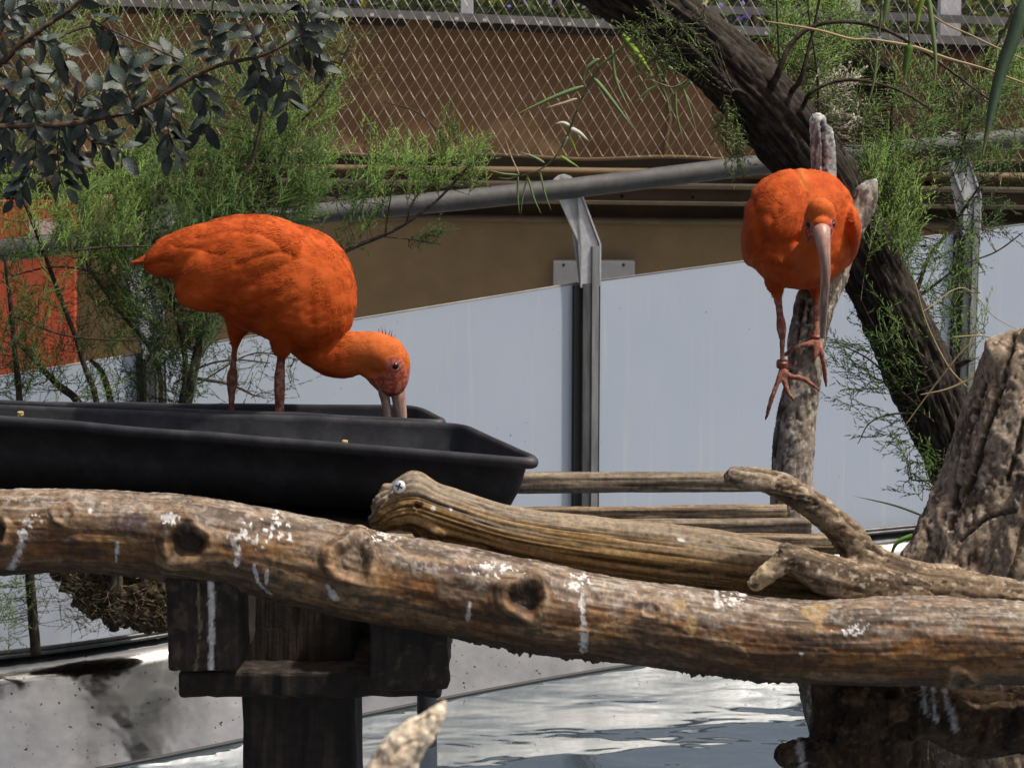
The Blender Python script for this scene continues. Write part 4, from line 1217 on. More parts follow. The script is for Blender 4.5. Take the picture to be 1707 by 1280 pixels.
def right_ibis():
    Y0 = 3.90; m = px(Y0)
    up = np.array([0, 0, 1.0]); sx = np.array([1.0, 0, 0])
    # body along +Y (tail away from the camera); rings: depth offset, centre px, half width, half height
    prof = [(-0.125, 1338, 402, 18, 20), (-0.115, 1338, 399, 44, 46), (-0.095, 1336, 394, 66, 68), (-0.07, 1335, 388, 82, 84), (-0.04, 1334, 384, 91, 94), (0.0, 1333, 381, 95, 99), (0.05, 1333, 379, 94, 97), (0.10, 1333, 376, 86, 90), (0.16, 1334, 378, 70, 74), (0.21, 1335, 384, 50, 52), (0.26, 1336, 392, 34, 26), (0.30, 1337, 400, 24, 10)]
    rings = [(W(u, v, Y0 + d), up * hh * m, sx * hw * m, 2.35) for d, u, v, hw, hh in prof]
    body = loft(rings)
    wings = []
    for s, cu in ((-1, 1264), (1, 1402)):
        wings.append(ellipsoid(W(cu, 390, Y0 + 0.06), [np.array([1, 0, 0]) * 24 * m, np.array([0, 0.165, -0.02]), np.array([s * -4 * m, -0.02, 60 * m])]))
    flank = ellipsoid(W(1300, 428, Y0 - 0.06), [np.array([1, 0, 0]) * 40 * m, np.array([0, 0.06, 0]), np.array([0, 0, 1]) * 32 * m])
    belly = ellipsoid(W(1335, 440, Y0 - 0.02), [np.array([1, 0, 0]) * 66 * m, np.array([0, 0.10, 0]), np.array([0, 0, 1]) * 43 * m])
    neckP = [(1338, 420, 48, -0.07), (1346, 432, 36, -0.115), (1352, 424, 29, -0.15), (1358, 402, 25.5, -0.178), (1363, 378, 25, -0.195), (1366, 360, 25, -0.198), (1366.5, 347, 18, -0.196)]
    neck = tube([tuple(W(u, v, Y0 + d)) + (r * m,) for u, v, r, d in neckP], 60, 28, ref=(0, -1, 0), dome=0.35)
    head = ellipsoid(W(1367, 362, Y0 - 0.205), [np.array([1, 0, 0]) * 25 * m, np.array([0, 0.038, -0.012]), np.array([0, 0, 1]) * 29 * m])
    snout = ellipsoid(W(1369, 383, Y0 - 0.228), [np.array([1, 0, 0]) * 18 * m, np.array([0, 0.024, -0.012]), np.array([0, 0, 1]) * 19 * m])
    YL = Y0 - 0.045
    th = [tube([tuple(W(u, v, YL + 0.03)) + (r * m,) for u, v, r in q], 20, 20, ref=(0, -1, 0)) for q in ([(1300, 440, 34), (1293, 468, 20), (1296, 490, 9.5)], [(1364, 450, 34), (1361, 478, 17), (1361, 498, 8)])]
    Yf = 3.825
    lp = [([(1294, 478, 10), (1297, 500, 7), (1300, 524, 6), (1302, 540, 8.2), (1303, 552, 8), (1304, 564, 5.2), (1304, 590, 4.2), (1304, 616, 5.5)], (3.875, Yf)), ([(1361, 486, 9), (1361, 510, 6.2), (1361, 535, 5.6), (1360, 555, 5.2), (1361, 572, 5.5)], (3.875, 3.845))]
    legs = []
    for q, (ya, yb) in lp:
        legs.append([tuple(W(u, v, ya + (yb - ya) * i / (len(q) - 1))) + (r * m,) for i, (u, v, r) in enumerate(q)])
    toes = []
    for q in ([(1304, 616, 6, Yf), (1297, 636, 4.6, 3.815), (1285, 668, 4.2, 3.81), (1279, 690, 3.2, 3.815), (1275, 701, 1.6, 3.82)],
              [(1305, 616, 6, Yf), (1309, 640, 4.8, 3.815), (1314, 655, 4.2, 3.81), (1322, 665, 2.6, 3.812), (1324, 670, 1.4, 3.815)],
              [(1305, 618, 6, Yf), (1318, 628, 5, 3.818), (1336, 630, 4.6, 3.815), (1352, 640, 3.8, 3.82), (1364, 650, 2.0, 3.835), (1367, 654, 1.2, 3.84)],
              [(1304, 617, 5, Yf), (1312, 612, 4, 3.845), (1318, 606, 3, 3.855)],
              [(1361, 570, 6, 3.845), (1345, 574, 5, 3.835), (1328, 579, 4.6, 3.835), (1311, 590, 3.6, 3.845), (1300, 596, 2.0, 3.855)],
              [(1361, 570, 6, 3.845), (1360, 585, 5, 3.835), (1356, 599, 4.0, 3.832), (1352, 604, 2.2, 3.835)],
              [(1362, 570, 6, 3.845), (1369, 588, 4.8, 3.835), (1374, 612, 4.4, 3.835), (1376, 634, 3.4, 3.845), (1378, 646, 1.6, 3.85)],
              [(1360, 570, 5, 3.845), (1352, 560, 3.5, 3.855), (1349, 552, 2.2, 3.86)]):
        toes.append([tuple(W(u, v, Y)) + (r * m,) for u, v, r, Y in q])
    hc = W(1367, 365, Y0 - 0.21)
    def face_fn(V, N, head=False):
        u, v = proj(V)
        near = sstep(-0.15, -0.175, V[:, 1] - Y0) * (np.abs(u - 1366) < 40)
        if head: return near
        ex = np.minimum(np.hypot((u - 1346.5) / 6.5, (v - 376) / 9), np.hypot((u - 1389) / 6.0, (v - 374) / 9))
        d = np.maximum(sstep(371, 377, v - 0.012 * (u - 1369) ** 2 * 0 + 1.5 * vnoise(V * 300)) * (1 - sstep(400, 407, v)), 1 - sstep(0.8, 1.2, ex))
        skin = d * near * (1 - sstep(22, 27, np.abs(u - 1368)))
        n = fbm(V * 260, 3)
        sc = mix(np.tile(np.array([0.38, 0.07, 0.05]), (len(V), 1)), (0.52, 0.22, 0.17), sstep(0.0, 0.5, n)); sc = mix(sc, (0.13, 0.02, 0.02), sstep(0.05, 0.5, -n) * 0.8)
        return skin, sc
    def flow(V, N):
        f = np.tile(np.array([0, 1.0, -0.55]), (len(V), 1))
        return f
    crease = [(7, 0.004, [(1252, 330), (1262, 360), (1268, 395), (1266, 425), (1262, 448)]), (8, 0.0025, [(1268, 395), (1290, 405), (1318, 403), (1335, 395)]), (5, 0.003, [(1265, 440), (1290, 440), (1315, 448)]), (4, 0.002, [(1325, 284), (1340, 305), (1344, 330)]), (7, 0.002, [(1330, 400), (1322, 425), (1330, 455)]),
              (6, 0.002, [(1415, 330), (1421, 370), (1415, 410)]), (4, 0.0015, [(1345, 340), (1336, 375), (1330, 400)])]
    def tint(V, N, c):
        near = sstep(-0.10, -0.16, V[:, 1] - Y0)
        c = mix(c, (0.54, 0.115, 0.022), near * 0.6)
        u, v = proj(V)
        return mix(c, (0.60, 0.18, 0.045), np.exp(-((u - 1340 - 0.25 * (v - 300)) / 7.0) ** 2) * sstep(330, 300, v) * 0.6)
    foot = np.array(W(1335, 660, 3.84))
    root = finish_bird('scarlet_ibis', 'orange-red ibis facing forward, perched on the grey snag', [body, flank, belly, neck, head, snout] + wings + th, legs, toes, 0.0024, crease, flow, face_fn, foot, 8, tint)
    P = [tuple(W(u, v, Y)) + (r * m,) for u, v, r, Y in ((1369, 378, 15, 3.672), (1370, 388, 13.5, 3.652), (1372, 404, 11.5, 3.640), (1375, 428, 8.6, 3.630), (1376, 455, 7.6, 3.63), (1375, 485, 6.8, 3.64), (1373, 515, 6.2, 3.66), (1372, 540, 5.6, 3.68), (1371, 562, 4.0, 3.70))]
    bill_part(root, 'bill', P, 4.0)
    for u, s in ((1346.5, -1), (1389.0, 1)):
        eye_part(root, W(u - s * 0.8, 374.5, Y0 - 0.219), (s * 1.0, -0.45, 0.1), 4.2 * m, ring=False)
    for (u, v, Y, r, lab) in ((1304, 607, 3.829, 9.5, 0), (1360.5, 561, 3.848, 7.5, 1)):
        c = W(u, v, Y); ax = np.array([0.0, -0.25, 1.0]); ax /= np.linalg.norm(ax); h = 5.5 * m if lab == 0 else 2.5 * m
        T = Tube([tuple(c - ax * h) + (r * m,), tuple(c - ax * h * 0.3) + (r * m * 1.04,), tuple(c + ax * h * 0.3) + (r * m * 1.04,), tuple(c + ax * h) + (r * m,)], 8, 24, ref=(0, -1, 0))
        V, F = T.build(True, 0); mk('leg_band', V, F, MAT['bill'], root, col=np.tile(np.array([0.22, 0.06, 0.035]), (len(V), 1)))
right_ibis()

# ================================================================== VEGETATION
class Twigs:
    """collects thin tapered three-sided needles"""
    def __init__(self): self.a, self.b, self.r, self.c = [], [], [], []
    def add(self, a, b, r, c):
        self.a.append(np.atleast_2d(a)); self.b.append(np.atleast_2d(b)); n = len(self.a[-1])
        self.r.append(np.broadcast_to(np.asarray(r, float), (n,)).copy()); self.c.append(np.broadcast_to(np.asarray(c, float), (n, 3)).copy())
    def build(self, name, parent):
        a, b, r, c = (np.concatenate(x) for x in (self.a, self.b, self.r, self.c)); n = len(a)
        d = b - a; d /= np.linalg.norm(d, axis=1)[:, None] + 1e-9
        h = np.where(np.abs(d[:, 2:3]) < 0.9, np.array([[0, 0, 1.0]]), np.array([[1.0, 0, 0]]))
        x = np.cross(d, h); x /= np.linalg.norm(x, axis=1)[:, None] + 1e-9; y = np.cross(d, x)
        V = np.empty((n, 4, 3))
        for k in range(3):
            A = k * 2 * math.pi / 3; V[:, k] = a + (x * math.cos(A) + y * math.sin(A)) * r[:, None]
        V[:, 3] = b
        F = (np.arange(n)[:, None, None] * 4 + np.array([[0, 1, 3], [1, 2, 3], [2, 0, 3]])[None]).reshape(-1, 3)
        return tag(mk(name, V.reshape(-1, 3), F, MAT['leaf'], parent, smooth=False, col=np.repeat(c, 4, 0)), kind='stuff')

GREENS = [np.array(g) for g in ((0.060, 0.115, 0.022), (0.085, 0.150, 0.030), (0.045, 0.090, 0.022), (0.12, 0.175, 0.045))]
def unit(v): return v / (np.linalg.norm(v) + 1e-9)

def spray(tw, p, d, L, rnd, dens=1.0, col=None, thick=1.0, needle=0.011):
    """one feathery tamarisk branchlet from p along d"""
    col = GREENS[rnd.integers(len(GREENS))] if col is None else np.array(col)
    d = unit(d); bend = unit(rnd.normal(0, 1, 3)) * 0.35 + np.array([0, 0, 0.12])
    ns = max(5, int(L / 0.0085 * dens)); t = np.linspace(0, 1, ns)
    ax = p + d * (t * L)[:, None] + bend * ((t ** 2) * L * 0.45)[:, None]
    for i in range(ns - 1): tw.add(ax[i], ax[i + 1] + (ax[i + 1] - ax[i]) * 0.3, 0.0015 * thick * (1.1 - t[i]), mix(np.array([col]), (0.085, 0.055, 0.03), np.array([0.6 * (1 - t[i])]))[0])
    for i in range(1, ns):
        T = unit(ax[i] - ax[i - 1]); q = unit(np.cross(T, rnd.normal(0, 1, 3)))
        l2 = L * (0.10 + 0.30 * (1 - t[i])) * rnd.uniform(0.5, 1.2)
        A = R(rnd.uniform(25, 52)); d2 = T * math.cos(A) + q * math.sin(A)
        m = max(3, int(l2 / 0.0060)); s = np.linspace(0.1, 1, m)
        e = ax[i] + d2 * (s * l2)[:, None] + np.array([0, 0, 0.15 * l2]) * (s ** 2)[:, None]
        tw.add(ax[i], e[-1], 0.0013 * thick, col)
        q2 = np.cross(d2, rnd.normal(0, 1, (m, 3))); q2 /= np.linalg.norm(q2, axis=1)[:, None] + 1e-9
        B = rnd.uniform(R(18), R(45), m)[:, None]; dd = d2 * np.cos(B) + q2 * np.sin(B)
        tw.add(e, e + dd * (needle * rnd.uniform(0.5, 1.2, m))[:, None], 0.00125 * thick, col * rnd.uniform(0.7, 1.45))

def stem_tubes(root, stems, base_col, name='branch', mat='bark'):
    """stems: list of [(u, v, r_px, Y), ...]; returns sample points"""
    pts = []
    for q, st in enumerate(stems):
        P = ppath(st); n = max(10, 6 * len(P))
        T = Tube(P, n * 2, 9, ref=(0.2, -1, 0.15))
        T.off += T.R * 0.12 * T.grain(2, 60, q * 1.3, 3)
        V, F = T.build(True, 0.2); g = fbm(V * 90, 3)
        c = np.tile(np.array(base_col), (len(V), 1)); c = mix(c, np.array(base_col) * 2.1, sstep(0.0, 0.5, g) * 0.6); c = mix(c, np.array(base_col) * 0.4, sstep(0.0, 0.5, -g) * 0.6)
        mk(name, V, F, MAT[mat], root, col=c)
        pts.append(T.C)
    return np.concatenate(pts)

def clusters(tw, items, stem_pts, rnd):
    """items: (u0, u1, v0, v1, Y0, Y1, n, angle_deg, spread, L_px, dens, col)"""
    for (u0, u1, v0, v1, Y0, Y1, n, ang_, spr, Lp, dens, col) in items:
        for _ in range(int(n * 2.2)):
            Y = rnd.uniform(Y0, Y1); p = W(rnd.uniform(u0, u1), rnd.uniform(v0, v1), Y)
            a = R(ang_ + rnd.normal(0, spr)); d = np.array([math.cos(a), rnd.normal(0, 0.45), math.sin(a)])
            L = Lp * px(Y) * rnd.uniform(0.6, 1.3)
            p0 = p - unit(d) * L * 0.4
            spray(tw, p0, d, L, rnd, dens, None if col is None else np.array(col) * rnd.uniform(1.1, 1.9) * np.array([1.0, 1.0, 0.95]))
            if stem_pts is not None and rnd.random() < 0.85:
                dist = np.linalg.norm((stem_pts - p0), axis=1) + np.maximum(0, (stem_pts[:, 2] - p0[2])) * 0.6
                k = stem_pts[dist.argmin()]
                if np.linalg.norm(k - p0) < 0.5:
                    m = (k + p0) / 2 + np.array([0, 0, -0.06]) * np.linalg.norm(k - p0) + rnd.normal(0, 0.008, 3)
                    tt = np.linspace(0, 1, 7)[:, None]; cv = (1 - tt) ** 2 * k + 2 * tt * (1 - tt) * m + tt ** 2 * p0
                    for i in range(6): tw.add(cv[i], cv[i + 1] + (cv[i + 1] - cv[i]) * 0.25, 0.0018 - 0.0001 * i, (0.055, 0.042, 0.026))

rv = np.random.default_rng(21)
GA, GB, GD = (0.115, 0.185, 0.038), (0.070, 0.125, 0.026), (0.040, 0.078, 0.019)
# --- left bush by the red board
sh = empty('tamarisk_bush', W(40, 1040, 5.5), 'feathery green tamarisk bush with dark stems in front of the red board', 'bush')
st = [[(60, 1090, 9, 5.55), (45, 900, 8, 5.5), (33, 672, 6, 5.45), (26, 600, 5, 5.4), (19, 519, 4, 5.4), (8, 430, 3, 5.4)],
      [(190, 1050, 9, 5.6), (180, 800, 7, 5.55), (160, 665, 5.5, 5.5), (141, 612, 4.5, 5.5), (125, 559, 4, 5.5), (103, 503, 4, 5.5), (78, 434, 3.5, 5.45), (50, 360, 3, 5.4), (25, 300, 2, 5.4)],
      [(190, 1040, 9, 5.6), (160, 740, 8, 5.6), (131, 672, 7, 5.6), (95, 640, 6, 5.55), (62, 606, 4.5, 5.5), (20, 560, 3, 5.5)],
      [(20, 460, 1.2, 5.45), (80, 446, 1.6, 5.45), (130, 448, 1.6, 5.5), (185, 462, 1, 5.5)], [(25, 528, 1.5, 5.4), (100, 557, 1.8, 5.4), (170, 566, 1.5, 5.4), (235, 567, 1, 5.4)],
      [(10, 330, 2, 5.3), (60, 250, 1.5, 5.3), (110, 150, 1, 5.3)]]
pts = stem_tubes(sh, st, (0.035, 0.026, 0.018))
tw = Twigs()
clusters(tw, [(0, 120, 400, 540, 5.3, 5.7, 16, 85, 35, 75, 1.0, GB), (-20, 60, 520, 660, 5.3, 5.6, 26, 80, 40, 70, 1.0, GD), (40, 200, 560, 665, 5.4, 5.7, 26, 70, 40, 60, 0.9, GB), (0, 70, 290, 400, 5.3, 5.6, 16, 100, 30, 70, 0.9, GA), (60, 190, 420, 560, 5.4, 5.8, 10, 70, 40, 70, 0.8, (0.10, 0.12, 0.03)),
                 (-20, 40, 965, 1080, 5.4, 5.5, 14, 40, 50, 50, 1.0, GB), (20, 140, 940, 1045, 5.45, 5.6, 11, 60, 60, 60, 0.45, (0.045, 0.05, 0.02))], pts, rv)
tw.build('foliage', sh)
# --- tall bush behind the feeding ibis
sh = empty('tamarisk_bush', W(205, 1045, 5.6), 'tall dense tamarisk bush behind the feeding ibis with a matted root clump', 'bush')
st = [[(230, 1040, 12, 5.65), (270, 820, 10, 5.65), (312, 669, 9, 5.6), (331, 581, 8, 5.6), (353, 512, 6.5, 5.6), (372, 430, 5, 5.6), (395, 330, 4, 5.6), (430, 230, 3, 5.6), (440, 150, 2, 5.6)],
      [(215, 1040, 10, 5.65), (270, 780, 7, 5.65), (303, 669, 5.5, 5.65), (309, 612, 5, 5.65), (300, 550, 4, 5.65), (270, 450, 3, 5.65), (240, 350, 2, 5.65)],
      [(200, 1040, 8, 5.6), (190, 740, 7, 5.6), (184, 669, 6, 5.6), (169, 619, 5, 5.6), (150, 600, 3, 5.6)],
      [(260, 760, 5, 5.6), (268, 640, 4, 5.6), (250, 581, 4, 5.6), (225, 550, 3.5, 5.6), (187, 503, 3.2, 5.6), (137, 431, 2.6, 5.6), (100, 370, 1.8, 5.6)],
      [(300, 700, 5, 5.7), (330, 560, 4, 5.7), (310, 500, 3, 5.7), (255, 440, 2.4, 5.7), (215, 400, 1.6, 5.7)],
      [(330, 600, 3, 5.6), (400, 480, 3, 5.7), (472, 254, 3, 5.8), (520, 180, 2.6, 5.8), (556, 127, 2, 5.8), (590, 60, 1.2, 5.8)],
      [(290, 640, 1.8, 5.55), (340, 610, 1.8, 5.5), (390, 600, 1.5, 5.5), (450, 605, 1, 5.5)], [(320, 630, 3, 5.6), (380, 640, 2.6, 5.6), (425, 660, 1.6, 5.6)], [(330, 640, 1.4, 5.6), (420, 590, 1.3, 5.6), (500, 600, 0.8, 5.6)],
      [(122, 418, 1.6, 5.4), (180, 412, 2, 5.4), (235, 411, 1.6, 5.4), (250, 411, 1, 5.4)]]
pts = stem_tubes(sh, st, (0.055, 0.043, 0.032))
tw = Twigs()
clusters(tw, [(90, 230, 290, 430, 5.4, 5.8, 60, 85, 25, 80, 1.1, GA), (225, 400, 250, 400, 5.5, 5.9, 85, 80, 35, 80, 1.1, GB), (380, 545, 230, 375, 5.6, 6.0, 60, 75, 40, 75, 1.1, GB), (300, 470, 130, 260, 5.6, 6.0, 36, 80, 35, 80, 1.0, GB), (440, 560, 150, 300, 5.7, 6.0, 26, 70, 35, 75, 0.9, GA),
                 (160, 260, 400, 540, 5.5, 5.8, 48, 110, 40, 75, 1.0, GB), (240, 360, 430, 580, 5.5, 5.8, 50, 100, 45, 75, 1.0, GD), (200, 330, 560, 668, 5.5, 5.8, 34, 90, 50, 70, 1.0, GD), (345, 500, 585, 660, 5.5, 5.7, 16, 20, 70, 65, 0.5, (0.05, 0.07, 0.025)),
                 (0, 260, 20, 250, 5.8, 6.4, 40, 60, 60, 90, 0.8, (0.10, 0.14, 0.04)), (230, 560, 10, 140, 5.9, 6.4, 30, 60, 60, 90, 0.8, (0.09, 0.13, 0.035)), (560, 620, 60, 140, 5.9, 6.2, 6, 100, 40, 60, 0.8, (0.14, 0.13, 0.04))], pts, rv)
tw.build('foliage', sh)
V, F = tp([(95, 935, 18, 5.62), (130, 950, 40, 5.65), (190, 975, 62, 5.7), (250, 985, 66, 5.7), (300, 975, 50, 5.7)], 40, 28)
V, N_, F = remesh(V, F, 0.006, 3); g = fbm(V * 45, 4); V = V + N_ * (0.022 * g)[:, None]
c = mix(np.tile(np.array([0.045, 0.030, 0.018]), (len(V), 1)), (0.10, 0.07, 0.04), sstep(0.1, 0.5, fbm(V * 90, 3)))
mk('root_clump', V, F, MAT['bark'], sh, col=c)
tw = Twigs()
for _ in range(420):
    p = W(rv.uniform(110, 290), rv.uniform(945, 1045), 5.58 + rv.uniform(-0.03, 0.06)); a = rv.uniform(0, math.pi * 2)
    d = np.array([math.cos(a), rv.normal(0, 0.3), math.sin(a) * 0.8]) * rv.uniform(0.02, 0.08); m = p + d * 0.5 + rv.normal(0, 0.006, 3); col = np.array((0.20, 0.15, 0.08)) * rv.uniform(0.3, 1.5)
    tw.add(p, m + (m - p) * 0.1, 0.0014, col); tw.add(m, p + d, 0.0012, col)
tw.build('root_fibres', sh)
# --- low branch reaching right of the feeding ibis
sh = empty('tamarisk_branch', W(560, 440, 5.2), 'slender tamarisk branch with feathery tufts reaching right behind the ibis back', 'branch')
st = [[(420, 520, 4, 5.3), (500, 460, 4, 5.2), (578, 418, 3.8, 5.2), (640, 392, 3.2, 5.2), (676, 373, 3, 5.2), (715, 345, 2.6, 5.2), (743, 320, 2.2, 5.2), (785, 274, 1.6, 5.2), (825, 245, 0.8, 5.2)],
      [(642, 391, 1.6, 5.2), (648, 350, 1.4, 5.2), (655, 305, 1, 5.2)], [(676, 373, 1.6, 5.2), (692, 330, 1.4, 5.2), (722, 305, 1, 5.2)], [(640, 395, 1, 5.2), (690, 400, 1, 5.2), (735, 408, 0.6, 5.2)], [(640, 170, 0.8, 5.3), (700, 190, 1.2, 5.3), (740, 235, 1.4, 5.3), (765, 290, 1.4, 5.25)], [(560, 330, 1.5, 5.3), (600, 290, 1.4, 5.3), (640, 250, 1.0, 5.3)]]
pts = stem_tubes(sh, st, (0.06, 0.045, 0.035))
tw = Twigs()
clusters(tw, [(610, 700, 250, 320, 5.15, 5.4, 24, 75, 35, 60, 1.1, GA), (700, 810, 245, 310, 5.15, 5.3, 26, 55, 40, 60, 1.1, GA), (560, 640, 290, 380, 5.2, 5.4, 18, 70, 40, 55, 1.0, GB), (670, 735, 385, 410, 5.2, 5.25, 6, 20, 30, 45, 0.9, GB), (735, 765, 190, 250, 5.3, 5.3, 6, 110, 30, 45, 1.0, GB), (600, 640, 205, 240, 5.3, 5.3, 4, 80, 30, 40, 1, GA), (560, 620, 400, 420, 5.2, 5.2, 3, 30, 30, 40, 0.7, GB)], pts, rv)
tw.build('foliage', sh)

# --- leaning tamarisk tree on the right
def tamarisk_tree():
    tr = empty('tamarisk_tree', W(1760, 1650, 4.5), 'leaning dark-barked tamarisk tree crossing behind the perched ibis', 'tree')
    P = [(560, -480, 40, 4.7), (800, -220, 46, 4.65), (960, -70, 50, 4.6), (1090, 18, 50, 4.55), (1190, 95, 53, 4.5), (1285, 190, 57, 4.5), (1365, 290, 56, 4.5), (1428, 400, 51, 4.5), (1486, 520, 53, 4.5), (1540, 640, 54, 4.5), (1582, 740, 48, 4.5), (1630, 850, 52, 4.5), (1690, 1000, 56, 4.5), (1740, 1250, 60, 4.5), (1760, 1650, 70, 4.5)]
    T = Tube(ppath(P), 620, 110, ref=(0.3, -1, 0.2))
    g = T.grain(8.5, 9, 3.0, 4); f = T.grain(18, 30, 8.0, 4); h = T.grain(1.5, 3, 1.0, 3)
    rid = 1 - np.abs(g) * 2.2
    T.off += 0.006 * rid + 0.004 * f + 0.006 * h + 0.002 * T.grain(40, 60, 2.0, 3)
    V = T.pos(); c = np.tile(np.array([0.023, 0.0175, 0.0135]), (len(V), 1))
    c = mix(c, (0.055, 0.045, 0.036), sstep(0.3, 0.9, rid + 0.4 * f) * 0.7); c = mix(c, (0.016, 0.012, 0.009), sstep(0.35, -0.4, rid) * 0.9)
    VV, F = T.build(True, 0.1); c = np.vstack([c, c[:1], c[-1:]])
    mk('trunk', VV, F, MAT['bark'], tr, col=c)
    st = [[(1282, 150, 8, 4.45), (1296, 125, 6, 4.4), (1318, 75, 4.5, 4.4), (1355, 45, 3.8, 4.4), (1410, 37, 3.2, 4.4), (1470, 48, 3, 4.4), (1530, 80, 2.6, 4.4), (1600, 130, 2, 4.4), (1660, 175, 1.2, 4.4)],
          [(1340, 175, 4, 4.45), (1352, 155, 3.2, 4.4), (1390, 137, 3, 4.4), (1440, 135, 2.6, 4.4), (1500, 152, 2.2, 4.4), (1548, 180, 1.4, 4.4)],
          [(1318, 155, 5, 4.45), (1335, 130, 4, 4.4), (1348, 80, 3, 4.4), (1358, 40, 2.4, 4.4), (1370, -20, 2, 4.4)],
          [(1300, 110, 2, 4.5), (1297, 60, 1.8, 4.5), (1294, -10, 1.4, 4.5)], [(1365, 195, 2, 4.5), (1362, 120, 1.8, 4.5), (1350, 40, 1.5, 4.5), (1345, -20, 1.2, 4.5)],
          [(1470, 480, 5, 4.55), (1484, 400, 4, 4.6), (1485, 300, 3, 4.65), (1486, 200, 2.2, 4.7), (1492, 120, 1.4, 4.7)], [(1500, 560, 5, 4.5), (1530, 480, 4, 4.6), (1548, 430, 3, 4.65), (1585, 380, 2.5, 4.7), (1640, 300, 1.6, 4.7)],
          [(1525, 500, 3, 4.6), (1600, 445, 1.6, 4.6), (1660, 420, 1.4, 4.6), (1705, 388, 1, 4.6)], [(1530, 590, 4, 4.5), (1510, 540, 3, 4.5), (1470, 470, 2.2, 4.5), (1440, 445, 1.4, 4.5)],
          [(1580, 620, 6, 4.5), (1602, 606, 6, 4.48), (1618, 600, 3, 4.46)], [(1545, 690, 3, 4.45), (1500, 650, 2, 4.4), (1450, 600, 1.6, 4.4), (1390, 570, 0.8, 4.4)], [(1540, 690, 2.4, 4.45), (1490, 690, 1.8, 4.4), (1450, 705, 1.2, 4.4), (1430, 740, 0.6, 4.4)], [(1530, 640, 2, 4.45), (1485, 590, 1.5, 4.4), (1455, 540, 1, 4.4), (1435, 500, 0.6, 4.4)],
          [(1585, 780, 3, 4.45), (1550, 800, 2, 4.4), (1520, 800, 1.2, 4.4)], [(1270, 175, 3, 4.45), (1225, 150, 2.4, 4.4), (1213, 180, 2, 4.4), (1210, 250, 1.4, 4.4)], [(1120, 40, 3, 4.5), (1100, 75, 2, 4.45), (1085, 105, 1, 4.4)],
          [(1240, 205, 2.2, 4.45), (1255, 205, 4, 4.47), (1270, 215, 5, 4.5)], [(1690, 20, 3, 4.8), (1640, 120, 2.6, 4.8), (1600, 260, 2, 4.8)]]
    pts = stem_tubes(tr, st, (0.04, 0.03, 0.023))
    tw = Twigs()
    PAL = (0.15, 0.20, 0.075)
    clusters(tw, [(1195, 1235, 165, 275, 4.35, 4.5, 16, -80, 18, 60, 1.1, PAL), (1060, 1190, 30, 120, 4.35, 4.5, 26, 200, 50, 60, 1.0, (0.11, 0.15, 0.05)), (1290, 1430, -10, 120, 4.6, 5.2, 70, 80, 50, 75, 0.9, GA), (1320, 1400, 90, 220, 4.6, 4.9, 44, 70, 50, 60, 1.0, PAL),
                     (1400, 1560, 110, 300, 4.5, 5.0, 48, 85, 35, 75, 0.9, GB), (1430, 1530, 270, 420, 4.4, 4.8, 46, 88, 16, 85, 1.1, GA), (1540, 1700, 130, 300, 4.6, 5.1, 50, 80, 60, 70, 0.9, GB), (1640, 1710, 80, 160, 4.6, 5.0, 18, 30, 40, 70, 1.0, GA), (1420, 1520, 400, 520, 4.45, 4.7, 26, 80, 40, 65, 0.9, GB),
                     (1500, 1640, 400, 560, 4.5, 4.7, 34, 60, 60, 65, 0.8, GB), (1390, 1540, 560, 690, 4.36, 4.44, 13, 160, 22, 95, 0.75, GB), (1420, 1530, 500, 640, 4.36, 4.44, 8, 120, 20, 80, 0.6, GB), (1425, 1510, 690, 740, 4.36, 4.44, 5, 200, 25, 70, 0.7, GB), (1500, 1560, 745, 830, 4.36, 4.44, 12, 165, 35, 55, 1.0, GB), (1580, 1640, 430, 640, 4.5, 4.6, 10, 70, 50, 60, 0.6, GB), (1560, 1680, 330, 400, 4.6, 4.8, 14, -40, 50, 60, 0.8, GD)], pts, rv)
    # pale seed tassels
    for _ in range(46):
        Y = rv.uniform(4.4, 4.6); p = W(rv.normal(1392, 20), rv.uniform(130, 225), Y); a = R(rv.normal(20, 45))
        spray(tw, p, np.array([math.cos(a), rv.normal(0, 0.4), math.sin(a)]), 26 * px(Y) * rv.uniform(0.7, 1.3), rv, 1.6, np.array((0.50, 0.47, 0.36)) * rv.uniform(0.7, 1.1), 1.5, 0.007)
    for _ in range(14):
        Y = 4.7; p = W(rv.normal(1635, 16), rv.uniform(160, 195), Y); a = R(rv.normal(80, 30))
        spray(tw, p, np.array([math.cos(a), 0, math.sin(a)]), 26 * px(Y), rv, 1.5, np.array((0.45, 0.38, 0.25)) * rv.uniform(0.7, 1.1), 1.3, 0.007)
    for _ in range(10):
        Y = 4.5; p = W(rv.normal(1545, 12), rv.uniform(240, 290), Y); a = R(rv.normal(-120, 20))
        spray(tw, p, np.array([math.cos(a), 0, math.sin(a)]), 55 * px(Y), rv, 0.8, np.array((0.20, 0.14, 0.06)) * rv.uniform(0.7, 1.2), 1.2, 0.010)
    tw.build('foliage', tr)
tamarisk_tree()

